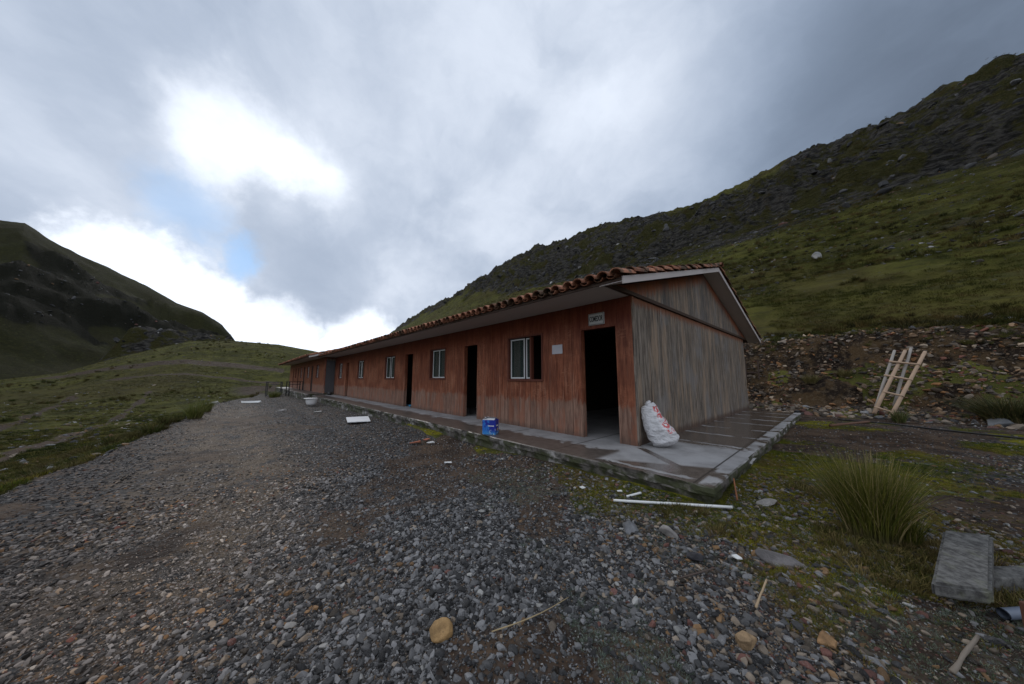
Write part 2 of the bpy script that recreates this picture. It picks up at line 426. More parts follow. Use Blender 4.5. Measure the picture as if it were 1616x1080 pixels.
# grass, moss, dry patches
nz = T.noise(T.v('MULTIPLY', Pw, (.35, .35, 2.2)), 1.6, 5, .6)
n_h = T.noise(Pw, .055, 5, .6); n_m = T.noise(Pw, .5, 5, .62); n_f = T.noise(Pw, 7, 5, .7)
grc = T.mix(T.ss(n_m, .36, .64), (.040, .043, .010), (.098, .096, .022))
grc = T.mix(T.m('MULTIPLY', T.ss(n_f, .45, .65), .55), grc, (.094, .080, .024))
grc = T.mix(T.m('MULTIPLY', T.ss(n_h, .46, .62), .55), grc, (.066, .050, .021))
grc = T.mix(T.m('MULTIPLY', T.ss(nz, .52, .62), .5), grc, (.040, .038, .020))
grc = T.mix(T.m('MULTIPLY', T.ss(T.voro(Pw, 1.7), .16, .05), .55), grc, (.085, .085, .078))
grc = T.mix(T.m('MULTIPLY', T.ss(T.noise(Pw, 1.9, 4, .6), .48, .60), T.m('MULTIPLY', T.ss(y_, 12, 8), T.ss(dt, .5, .1))), grc, (.145, .130, .012))
grc = T.mix(T.m('MULTIPLY', T.ss(T.noise(Pw, 4.3, 4, .6), .58, .66), T.ss(y_, 6, 4)), grc, (.12, .14, .10))
# rock
nr1 = T.noise(Pw, .16, 6, .62, .4); nr2 = T.noise(T.v('MULTIPLY', Pw, (1, 1, 2.2)), .9, 6, .7, .6)
rkc = T.mix(T.ss(nr2, .38, .62), (.016, .015, .014), (.085, .079, .071))
rkc = T.mix(T.m('MULTIPLY', T.ss(T.m('ADD', nr1, T.m('MULTIPLY', T.m('SUBTRACT', n_m, .5), .5)), .47, .56), .85), rkc, T.mix(T.ss(n_f, .4, .6), (.034, .036, .008), (.060, .052, .014)))
rkc = T.mix(lh, rkc, T.mix(T.ss(nr1, .35, .6), (.010, .010, .007), (.021, .020, .014)))
rkc = T.mix(T.m('MULTIPLY', T.ss(n_m, .58, .70), .6), rkc, (.050, .034, .015))
# dirt
dtc = T.mix(T.ss(nmid, .38, .62), (.034, .021, .014), (.088, .058, .038))
dtc = T.mix(T.m('MULTIPLY', T.ss(nfine, .52, .62), .5), dtc, (.09, .082, .072))
dtc = T.mix(T.m('MULTIPLY', tr, .7), dtc, (.058, .032, .018))
bkc = T.mix(T.ss(T.noise(Pw, 1.4, 5, .65), .44, .58), (.016, .011, .008), (.060, .038, .019))
bkc = T.mix(T.m('MULTIPLY', T.ss(n_f, .50, .62), .7), bkc, (.085, .062, .040))
dtc = T.mix(bk, dtc, bkc)
c = T.mix(dt, gcol, dtc)
c = T.mix(T.m('MULTIPLY', T.ss(T.m('ADD', gr, T.m('MULTIPLY', T.m('SUBTRACT', n_f, .5), .7)), .38, .62), 1.0), c, grc)
c = T.mix(T.ss(T.m('ADD', rk, T.m('MULTIPLY', T.m('SUBTRACT', n_m, .5), .9)), .35, .65), c, rkc)
c = T.mix(T.m('MULTIPLY', lh, T.mixf(n_m, .62, .92)), c, (.015, .015, .010))
hgt = T.m('ADD', T.m('MULTIPLY', vd, -.022), T.m('MULTIPLY', nfine, .016))
far = T.ss(T.v('LENGTH', Pw), 14, 45)
h2 = T.m('ADD', T.m('MULTIPLY', n_m, .5), T.m('MULTIPLY', T.noise(Pw, 2.6, 5, .7), .30))
fleck = T.noise(T.v('MULTIPLY', Pw, (1, 1, 2.6)), 1.5, 7, .75)
h2 = T.m('ADD', h2, T.m('MULTIPLY', fleck, .5))
c = T.mix(T.m('MULTIPLY', T.ss(fleck, .53, .62), T.m('MULTIPLY', far, .38)), c, (.020, .019, .009))
c = T.mix(T.m('MULTIPLY', T.ss(fleck, .45, .38), T.m('MULTIPLY', T.m('MULTIPLY', far, T.ss(rk, .5, .2)), .5)), c, (.075, .080, .022))
h2 = T.m('ADD', h2, T.m('MULTIPLY', T.m('MULTIPLY', nr2, rk), 1.6))
hh = T.mixf(far, hgt, T.m('ADD', h2, hgt))
finish(T, b, c, T.mixf(gr, .62, .9), T.bump(hh, 1.0, .9), .04)
gm.materials.append(m)

# ------------------------------------------------------------------ scattered cover (instances through geometry nodes)
def stone_mesh(name, seed, sub=3, flat=.62):
    import bmesh
    rs = np.random.default_rng(seed)
    bm = bmesh.new(); bmesh.ops.create_icosphere(bm, subdivisions=sub, radius=1.0)
    co = np.array([v.co[:] for v in bm.verts])
    co *= 1 + .22 * (np.array([fbm(np.array([p[0] * 1.3 + seed]), np.array([p[1] * 1.3 + p[2] * 1.1]), 2, seed)[0] for p in co]) - .5)[:, None]
    for k in range(rs.integers(9, 15)):
        n = rs.normal(size=3); n /= np.linalg.norm(n); d = rs.uniform(.36, .72)
        s = co @ n; m_ = s > d
        co[m_] -= (s[m_] - d)[:, None] * n * .96
    co *= np.array([1.0, rs.uniform(.52, .95), flat * rs.uniform(.6, 1.15)])
    co /= np.abs(co).max()
    for v, p in zip(bm.verts, co): v.co = p
    me = bpy.data.meshes.new(name)
    for f in bm.faces: f.smooth = True
    for e_ in bm.edges:
        if e_.is_manifold and e_.calc_face_angle(0) > R(24): e_.smooth = False
    bm.to_mesh(me); bm.free()
    return me
def strip_blades(n, h, spread, width, seed, lean=.5, segs=3, curve=.6):
    rs = np.random.default_rng(seed); V = []; F = []
    for k in range(n):
        a = rs.uniform(0, 2 * math.pi); rad = spread * math.sqrt(rs.uniform(0, 1))
        bx, by = rad * math.cos(a), rad * math.sin(a)
        la = a + rs.normal(0, .6); ln = lean * rs.uniform(.1, 1) * (0.3 + rad / max(spread, 1e-6))
        hh = h * rs.uniform(.55, 1.0); tw = rs.uniform(0, math.pi)
        wx, wy = math.cos(tw) * width / 2, math.sin(tw) * width / 2
        i0 = len(V)
        for s in range(segs + 1):
            t = s / segs; out = ln * (t * (1 - curve) + curve * t * t) * hh
            z = hh * (t - .22 * ln * t * t)
            w = 1 - t * .85
            x, y = bx + math.cos(la) * out, by + math.sin(la) * out
            V.append((x - wx * w, y - wy * w, z)); V.append((x + wx * w, y + wy * w, z))
        for s in range(segs):
            q = i0 + 2 * s; F.append((q, q + 1, q + 3, q + 2))
    return np.array(V), np.array(F)
def blades_mesh(name, *a, **k):
    V, F = strip_blades(*a, **k); return fast_mesh(name, V, F)

m_stone, T, b = new_mat('loose_stone')
ic = T.attr('tint', 'INSTANCER'); oc = T.n('ShaderNodeTexCoord').outputs['Object']
rnd = T.n('ShaderNodeObjectInfo').outputs['Random']
ov = T.v('ADD', oc, T.comb(T.m('MULTIPLY', rnd, 40), 0, 0))
ns = T.noise(ov, 1.6, 6, .65); nsf = T.noise(ov, 9, 4, .7)
cc = T.scale(ic, T.m('ADD', .62, T.m('MULTIPLY', ns, .75)))
cc = T.mix(T.m('MULTIPLY', T.ss(nsf, .60, .72), .35), cc, (.30, .29, .27))
vein = T.ss(T.m('ABSOLUTE', T.m('SUBTRACT', T.noise(ov, 1.1, 2, .5, 1.2), .5)), .012, .0)
cc = T.mix(T.m('MULTIPLY', vein, T.m('MULTIPLY', T.ss(rnd, .72, .8), .6)), cc, (.38, .37, .35))
finish(T, b, cc, T.m('ADD', .50, T.m('MULTIPLY', nsf, .35)), T.bump(T.m('ADD', ns, T.m('MULTIPLY', nsf, .35)), .15, .35), .22)
m_leaf, T, b = new_mat('grass_blade')
ic = T.attr('tint', 'INSTANCER')
tc = T.sep(T.n('ShaderNodeTexCoord').outputs['Object'])
rnd = T.n('ShaderNodeObjectInfo').outputs['Random']
cc = T.scale(ic, T.m('ADD', .7, T.m('MULTIPLY', rnd, .6)))
finish(T, b, cc, .8, None, .08)
b.inputs['Subsurface Weight'].default_value = 0

def protos(name, meshes, mat):
    c = bpy.data.collections.new(name)
    for q, me in enumerate(meshes):
        me.materials.clear(); me.materials.append(mat)
        o = bpy.data.objects.new(name, me); c.objects.link(o)
    return c
stones_hi = protos('stone', [stone_mesh('stone', 100 + k, 3, .62) for k in range(10)], m_stone)
stones_lo = protos('stone_small', [stone_mesh('stone_small', 200 + k, 2, .6) for k in range(8)], m_stone)
boulders = protos('boulder', [stone_mesh('boulder', 300 + k, 3, .8) for k in range(8)], m_stone)
tufts = protos('tuft', [blades_mesh('tuft', 26, 1.0, .8, .09, 400 + k, lean=1.0) for k in range(6)], m_leaf)
clumps = protos('clump', [blades_mesh('clump', 70, 1.0, .45, .07, 500 + k, lean=.9) for k in range(5)], m_leaf)

def scatter(name, pts, rot, scl, tint, coll, nproto, label):
    n = len(pts)
    me = bpy.data.meshes.new(name); me.vertices.add(n)
    me.vertices.foreach_set('co', np.asarray(pts, np.float32).ravel())
    def at(nm, typ, arr, key):
        a = me.attributes.new(nm, typ, 'POINT'); a.data.foreach_set(key, np.asarray(arr).ravel())
    at('rot', 'FLOAT_VECTOR', np.asarray(rot, np.float32), 'vector')
    at('scl', 'FLOAT_VECTOR', np.asarray(scl, np.float32), 'vector')
    at('tint', 'FLOAT_COLOR', np.hstack([np.asarray(tint, np.float32), np.ones((n, 1), np.float32)]), 'color')
    at('pick', 'INT', RNG.integers(0, nproto, n).astype(np.int32), 'value')
    o = bpy.data.objects.new(name, me); COL.objects.link(o)
    o['kind'] = 'stuff'; o['label'] = label
    g = bpy.data.node_groups.new(name, 'GeometryNodeTree')
    g.interface.new_socket('Geometry', in_out='INPUT', socket_type='NodeSocketGeometry')
    g.interface.new_socket('Geometry', in_out='OUTPUT', socket_type='NodeSocketGeometry')
    N = g.nodes.new; Lk = g.links.new
    gi = N('NodeGroupInput'); go = N('NodeGroupOutput')
    ci = N('GeometryNodeCollectionInfo'); ci.inputs['Collection'].default_value = coll
    ci.inputs['Separate Children'].default_value = True; ci.inputs['Reset Children'].default_value = True
    iop = N('GeometryNodeInstanceOnPoints'); iop.inputs['Pick Instance'].default_value = True
    def na(nm, typ):
        q = N('GeometryNodeInputNamedAttribute'); q.data_type = typ; q.inputs['Name'].default_value = nm
        return [s for s in q.outputs if s.enabled][0]
    e2r = N('FunctionNodeEulerToRotation')
    Lk(gi.outputs[0], iop.inputs['Points']); Lk(ci.outputs[0], iop.inputs['Instance'])
    Lk(na('pick', 'INT'), iop.inputs['Instance Index'])
    Lk(na('rot', 'FLOAT_VECTOR'), e2r.inputs[0]); Lk(e2r.outputs[0], iop.inputs['Rotation'])
    Lk(na('scl', 'FLOAT_VECTOR'), iop.inputs['Scale']); Lk(iop.outputs[0], go.inputs[0])
    md = o.modifiers.new('scatter', 'NODES'); md.node_group = g
    return o

def in_slab(x, y, pad=0.0):
    r, u, v = masks(x, y); ub, vb = u + CU, v + CV
    a = (ub > -1.34 - pad) & (ub < 20.1) & (vb > -1.24 - pad) & (vb < 8.3)
    b_ = (ub > 19.9) & (ub < 39) & (vb > -1.7 - pad) & (vb < 8.3)
    return a | b_
def polar_pts(n, r0, r1, a0=-66, a1=66, power=1.0):
    az = np.radians(RNG.uniform(a0, a1, n)); t = RNG.uniform(0, 1, n)
    r = r0 * (r1 / r0) ** t if power == 0 else (r0 ** power + (r1 ** power - r0 ** power) * t) ** (1 / power)
    return r * np.sin(az), r * np.cos(az)
def stone_tint(n, warm, lightk=1.0):
    base = (.018 + .20 * RNG.uniform(0, 1, n) ** 1.8) * lightk
    t = np.stack([base * 1.02, base, base * 1.0], 1)
    k = RNG.uniform(0, 1, n)
    s = k < warm * .55; t[s] = np.stack([base * 1.35, base * 1.08, base * .82], 1)[s]
    s = k < warm * .16; t[s] = (np.array([.21, .125, .062]) * RNG.uniform(.5, 1.1, (n, 1)))[s]
    s = k < warm * .06; t[s] = (np.array([.14, .065, .052]) * RNG.uniform(.5, 1.1, (n, 1)))[s]
    s = k > .975; t[s] = (np.array([.34, .33, .31]) * RNG.uniform(.6, 1.1, (n, 1)))[s]
    return t
def put(x, y, s, sink, tiltmax=.5):
    n = len(x); z = height(x, y)
    pts = np.stack([x, y, z + s * sink], 1)
    rot = np.stack([RNG.normal(0, tiltmax, n), RNG.normal(0, tiltmax, n), RNG.uniform(0, 6.28, n)], 1)
    scl = s[:, None] * RNG.uniform(.75, 1.25, (n, 3))
    return pts, rot, scl

# gravel, three sizes, thinning out with distance
def gravel(n, r0, r1, smin, smax, power, keep_grass, coll, npz, name, label, sizepow=2.2, bias=None):
    x, y = polar_pts(n, r0, r1, power=power)
    gr_, rk_, dt_, bk_, tr_, e_ = zones(x, y)
    keep = (RNG.uniform(0, 1, n) < np.where(gr_ > .4, keep_grass, 1.0) * np.where(dt_ > .4, .38, 1)) & ~in_slab(x, y) & (e_ < .5)
    r, u, v = masks(x, y); keep &= v < 15.4
    # pack denser where the lane is bedded down with fine chips
    lane = np.exp(-((v + CV + 4.75 + .3 * np.sin(u * .7)) / .85) ** 2) * sst(u + CU, -1.5, 1.5) * (1 - sst(u + CU, 12, 18)) * (.6 + .4 * sst(fbm(x, y, 3, 5), .35, .6))
    x, y, gr_, dt_, lane = x[keep], y[keep], gr_[keep], dt_[keep], lane[keep]
    s = smin + (smax - smin) * RNG.uniform(0, 1, len(x)) ** sizepow
    s = s * (1 - .45 * lane) * (1 - .2 * (dt_ > .4))
    pts, rot, scl = put(x, y, s, .12, .35)
    gd = polydist(x, y, GREEN)
    left = sst(-gd, 1.5, 3.5)
    tint = stone_tint(len(x), 1, 1)
    warmth = .12 + .55 * sst(gd, -.9, .3) + .28 * (fbm(x * .7, y * .7, 3, 33) > .55)
    t2 = stone_tint(len(x), 0, 1)
    pickw = RNG.uniform(0, 1, len(x)) < warmth
    tint = np.where(pickw[:, None], tint, t2)
    lf = sst(x * CY + y * SY + CV, -4.6, -6.2)[:, None]
    tint = tint * (1 + lf * np.array([-.20, -.29, -.36])) * (1 + lane[:, None] * np.array([1.25, .88, .56])) * 1.0
    scatter(name, pts, rot, scl, tint, coll, npz, label)
gravel(46000, .9, 5.0, .009, .034, 1.25, .62, stones_hi, 10, 'gravel', 'coarse grey crushed gravel covering the yard in front of the building', 2.3)
gravel(150000, .9, 4.2, .004, .011, 1.35, .5, stones_lo, 8, 'gravel', 'fine grey grit between the coarse gravel of the yard', 1.2)
gravel(170000, 4.2, 26, .008, .027, .75, .22, stones_lo, 8, 'gravel', 'crushed gravel running along the front of the long building', 1.9)

# rubble on the earth bank and stones on meadow and hillside
def field(n, cond, smin, smax, warm, light, coll, npz, r0, r1, a0, a1, name, label, sizepow=3, power=0, sink=.05, mul=(1, 1, 1)):
    x, y = polar_pts(n, r0, r1, a0, a1, power); k = cond(x, y) & ~in_slab(x, y, .1); x, y = x[k], y[k]
    s = smin + (smax - smin) * RNG.uniform(0, 1, len(x)) ** sizepow
    pts, rot, scl = put(x, y, s, sink, .4)
    scatter(name, pts, rot, scl, stone_tint(len(x), warm, light) * np.array(mul), coll, npz, label)
def c_bank(x, y):
    r, u, v = masks(x, y); return (v > 15.0) & (v < 18.8) & (fbm(x * .8, y * .8, 3, 55) + .12 * sst(v, 16, 18) + RNG.uniform(-.12, .12, len(x)) > .36)
field(80000, c_bank, .015, .13, 1.0, .85, stones_hi, 10, 14, 34, 28, 66, 'rubble', 'brown and grey rubble in the cut earth bank behind the yard', 5, 1, .0, (1.15, .92, .70))
def c_foot(x, y):
    r, u, v = masks(x, y); return (np.abs(v - 14.6 + .5 * (fbm(u * .4, v * 0, 2, 6) - .5)) < .55)
field(9000, c_foot, .03, .17, 1.5, 1.1, stones_hi, 10, 13, 26, 30, 66, 'rubble', 'row of broken stones lying along the foot of the earth bank', 2.5, 1)
def c_mead(x, y):
    r, u, v = masks(x, y); sd = polydist(x, y, EDGE); return (sd > .3) & (v < 14) & (fbm(x * .25, y * .25, 3, 66) > .45)
field(9000, c_mead, .02, .15, .6, 1.05, stones_hi, 10, 5, 80, -68, -20, 'meadow_stones', 'pale stones strewn over the green meadow below the yard', 4)
def c_hill(x, y):
    r, u, v = masks(x, y); return (v > 18.4) & (v < 50) & (fbm(u * .05 + 3, v * .3, 4, 121) > .53)
field(14000, c_hill, .03, .20, .3, .8, stones_hi, 10, 18, 75, 0, 66, 'hillside_scree', 'grey scree streaks on the green hillside above the bank', 4)
def c_crag(x, y):
    r, u, v = masks(x, y); return (v > 46) & (v < 86) & (u < 170) & (rockmask(x, y) > .45)
field(6000, c_crag, .12, .8, .15, .42, boulders, 8, 46, 260, -18, 68, 'crag_boulders', 'dark weathered boulders of the rocky crags below the ridge', 4, .6, -.25)
def c_left(x, y):
    az = np.degrees(np.arctan2(x, y)); r = np.hypot(x, y)
    return ((r > 130) & (zones(x, y)[1] > .6) & (az < -43)) | ((np.abs(r - 106) < 9) & (az < -43.2) & (az > -55))
field(1500, c_left, .2, .9, .2, .4, boulders, 8, 96, 300, -68, -42, 'crag_boulders', 'dark boulders on the rocky flank of the hill at the left', 4, 1, -.3)

# short grass, moss and tussocks
def greens(n, cond, hmin, hmax, cols, coll, npz, r0, r1, a0, a1, name, label, power=0, wide=1.0):
    x, y = polar_pts(n, r0, r1, a0, a1, power); k = cond(x, y) & ~in_slab(x, y, -.02); x, y = x[k], y[k]
    h = RNG.uniform(hmin, hmax, len(x)); n = len(x)
    pts = np.stack([x, y, height(x, y) - .003], 1)
    rot = np.stack([RNG.normal(0, .12, n), RNG.normal(0, .12, n), RNG.uniform(0, 6.28, n)], 1)
    scl = np.stack([h * wide, h * wide, h], 1)
    cols = np.array(cols); t = fbm(x * .9, y * .9, 3, 44) + RNG.uniform(-.2, .2, n)
    idx = np.clip((t * len(cols) * 1.4 - .2 * len(cols)).astype(int), 0, len(cols) - 1)
    scatter(name, pts, rot, scl, cols[idx] * RNG.uniform(.7, 1.25, (n, 1)), coll, npz, label)
GC = [(.040, .060, .010), (.075, .092, .012), (.135, .125, .014), (.15, .115, .028), (.14, .10, .040)]
def c_turf(x, y): g = zones(x, y); return (g[0] > .5 + RNG.uniform(-.25, .25, len(x))) & (y < 14)
greens(60000, c_turf, .010, .034, GC, tufts, 6, 1.2, 11, 8, 66, 'short_grass', 'short mossy grass growing beside the concrete platform', 1.2, 1.1)
def c_lichen(x, y): return (fbm(x * 1.7, y * 1.7, 3, 88) > .56) & (polydist(x, y, GREEN) > -.9)
greens(26000, c_lichen, .008, .018, [(.11, .145, .11), (.16, .19, .15), (.08, .11, .06)], tufts, 6, 1.0, 6, -8, 66, 'lichen', 'pale grey-green lichen cushions among the stones', 1.2, 1.5)
def c_edge(x, y):
    sd = polydist(x, y, EDGE); return (sd > .4) & (fbm(x * .5, y * .5, 3, 13) > .42)
greens(20000, c_edge, .025, .085, GC[:4], tufts, 6, 4.5, 34, -68, -22, 'short_grass', 'short green pasture grass below the gravel yard', 0, 1.2)
def c_tus(x, y):
    sd = polydist(x, y, EDGE); r = np.hypot(x, y)
    return (sd > .2) & (fbm(x * .22, y * .22, 3, 14) > .60) & (fbm(x * .22, y * .22, 3, 14) > .5 + .12)
greens(4200, c_tus, .10, .34, [(.040, .048, .012), (.07, .06, .02), (.085, .066, .026)], clumps, 5, 5, 90, -66, -22, 'pasture_tussocks', 'small tussocks of coarse grass dotted over the pasture')
def c_ht(x, y):
    r, u, v = masks(x, y); return (v > 18) & (v < 84) & (u < 170) & (fbm(u * .09, v * .16, 3, 15) > .52)
greens(9000, c_ht, .12, .36, [(.035, .040, .010), (.060, .052, .014), (.080, .058, .020), (.028, .026, .010)], clumps, 5, 19, 200, -17, 66, 'hillside_tussocks', 'tufts of ochre and green bunch grass on the hillside', 0, 1.1)
def c_dry(x, y): return (np.hypot(x - 2.75, y - 2.15) < .46 + .3 * (fbm(x * 2, y * 2, 2, 3) - .5)) | (fbm(x * 1.2 + 7, y * 1.2, 3, 5) > .70)
greens(8000, c_dry, .02, .075, [(.07, .07, .018), (.12, .095, .035), (.16, .12, .05)], tufts, 6, 1.5, 6, 25, 66, 'dry_grass', 'dry straw-coloured short grass round the foot of the large tussock', 1.2, 1.1)
def c_fine(x, y):
    r, u, v = masks(x, y); return (v > 18.3) & (v < 80) & (u < 160) & (fbm(u * .3, v * .5, 3, 115) > .38)
greens(60000, c_fine, .05, .15, [(.042, .047, .011), (.065, .068, .015), (.092, .085, .020), (.105, .082, .030)], tufts, 6, 19, 110, -10, 66, 'hillside_grass', 'coarse short grass clinging to the hillside', 0, 1.6)
def c_finel(x, y):
    sd = polydist(x, y, EDGE); return (sd > .4) & (fbm(x * .3, y * .3, 3, 116) > .40) & (zones(x, y)[2] < .4)
greens(50000, c_finel, .03, .10, [(.030, .036, .009), (.050, .052, .012), (.072, .064, .018), (.08, .062, .026)], tufts, 6, 6, 90, -67, -26, 'pasture_grass', 'coarse short grass on the pasture below the yard', 0, 1.6)
def c_lip(x, y):
    r, u, v = masks(x, y); return (np.abs(v - 18.3) < .7)
greens(2600, c_lip, .06, .20, [(.05, .055, .016), (.08, .075, .022), (.035, .03, .014)], clumps, 5, 17, 36, 30, 66, 'bank_grass', 'dark grass fringe hanging over the top of the earth bank')

# ------------------------------------------------------------------ mesh builder
class MB:
    def __init__(s): s.v = []; s.f = []; s.c = []
    def quad(s, a, b, c, d, col=.5):
        i = len(s.v); s.v += [a, b, c, d]; s.f.append((i, i + 1, i + 2, i + 3)); s.c.append(col)
    def box(s, x0, x1, y0, y1, z0, z1, col=.5, M=None, jit=0):
        i = len(s.v)
        P = [(x, y, z) for z in (z0, z1) for y in (y0, y1) for x in (x0, x1)]
        if jit: P = [tuple(q + random.uniform(-jit, jit) for q in p) for p in P]
        if M is not None: P = [tuple(M @ Vector(p)) for p in P]
        s.v += P
        for f in ((0, 2, 3, 1), (4, 5, 7, 6), (0, 1, 5, 4), (2, 6, 7, 3), (0, 4, 6, 2), (1, 3, 7, 5)):
            s.f.append(tuple(i + q for q in f)); s.c.append(col)
    def prism(s, poly, x0, x1, col=.5):
        """polygon of (y, z) extruded along x"""
        i = len(s.v); n = len(poly)
        s.v += [(x0, y, z) for y, z in poly] + [(x1, y, z) for y, z in poly]
        s.f.append(tuple(i + k for k in range(n))); s.f.append(tuple(i + n + k for k in reversed(range(n)))); s.c += [col, col]
        for k in range(n):
            k2 = (k + 1) % n; s.f.append((i + k2, i + k, i + n + k, i + n + k2)); s.c.append(col)
    def tube(s, path, rad, seg=8, col=.5, caps=True, wob=0):
        path = [Vector(p) for p in path]
        if not isinstance(rad, (list, tuple)): rad = [rad] * len(path)
        rings = []
        for k, p in enumerate(path):
            d = (path[min(k + 1, len(path) - 1)] - path[max(k - 1, 0)]).normalized()
            up = Vector((0, 0, 1)) if abs(d.z) < .9 else Vector((1, 0, 0))
            a = d.cross(up).normalized(); b_ = a.cross(d).normalized()
            i = len(s.v); rings.append(i)
            for q in range(seg):
                t = 2 * math.pi * q / seg; rr = rad[k] * (1 + random.uniform(-wob, wob))
                s.v.append(tuple(p + a * math.cos(t) * rr + b_ * math.sin(t) * rr))
        for a_, b_ in zip(rings[:-1], rings[1:]):
            for q in range(seg):
                q2 = (q + 1) % seg; s.f.append((a_ + q, a_ + q2, b_ + q2, b_ + q)); s.c.append(col)
        if caps:
            s.f.append(tuple(rings[0] + q for q in reversed(range(seg)))); s.f.append(tuple(rings[-1] + q for q in range(seg))); s.c += [col, col]
    def build(s, name, mat, parent=None, smooth=False, bevel=0, loc=None, rotz=None, sub=0):
        me = bpy.data.meshes.new(name); me.from_pydata([tuple(p) for p in s.v], [], s.f); me.update()
        a = me.attributes.new('shade', 'FLOAT', 'FACE'); a.data.foreach_set('value', np.array(s.c, np.float32))
        if mat: me.materials.append(mat)
        for p in me.polygons: p.use_smooth = smooth
        import bmesh
        bm = bmesh.new(); bm.from_mesh(me); bmesh.ops.recalc_face_normals(bm, faces=bm.faces); bm.to_mesh(me); bm.free()
        o = bpy.data.objects.new(name, me); COL.objects.link(o)
        if parent: o.parent = parent
        if loc is not None: o.location = loc
        if rotz is not None: o.rotation_euler = (0, 0, rotz)
        if bevel:
            md = o.modifiers.new('bevel', 'BEVEL'); md.width = bevel; md.segments = 2; md.limit_method = 'ANGLE'
        if sub:
            md = o.modifiers.new('sub', 'SUBSURF'); md.levels = sub; md.render_levels = sub
        return o
def empty(name, loc, rotz=0):
    o = bpy.data.objects.new(name, None); COL.objects.link(o); o.location = loc; o.rotation_euler = (0, 0, rotz); return o
def tag(o, label=None, cat=None, group=None, kind=None):
    if label: o['label'] = label
    if cat: o['category'] = cat
    if group: o['group'] = group
    if kind: o['kind'] = kind
    return o
def simple(name, col, rough=.6, nscale=20, namp=.25, bumpd=.002, spec=.4, metal=0):
    m, T, b = new_mat(name)
    oc = T.n('ShaderNodeTexCoord').outputs['Object']
    n = T.noise(oc, nscale, 5, .6); n2 = T.noise(oc, nscale * .2, 4, .6)
    f = T.m('ADD', 1 - namp, T.m('MULTIPLY', T.m('ADD', n, n2), namp))
    finish(T, b, T.scale(T.comb(*col), f), T.m('ADD', rough - .1, T.m('MULTIPLY', n, .2)), T.bump(n, bumpd, .6), spec, metal)
    return m

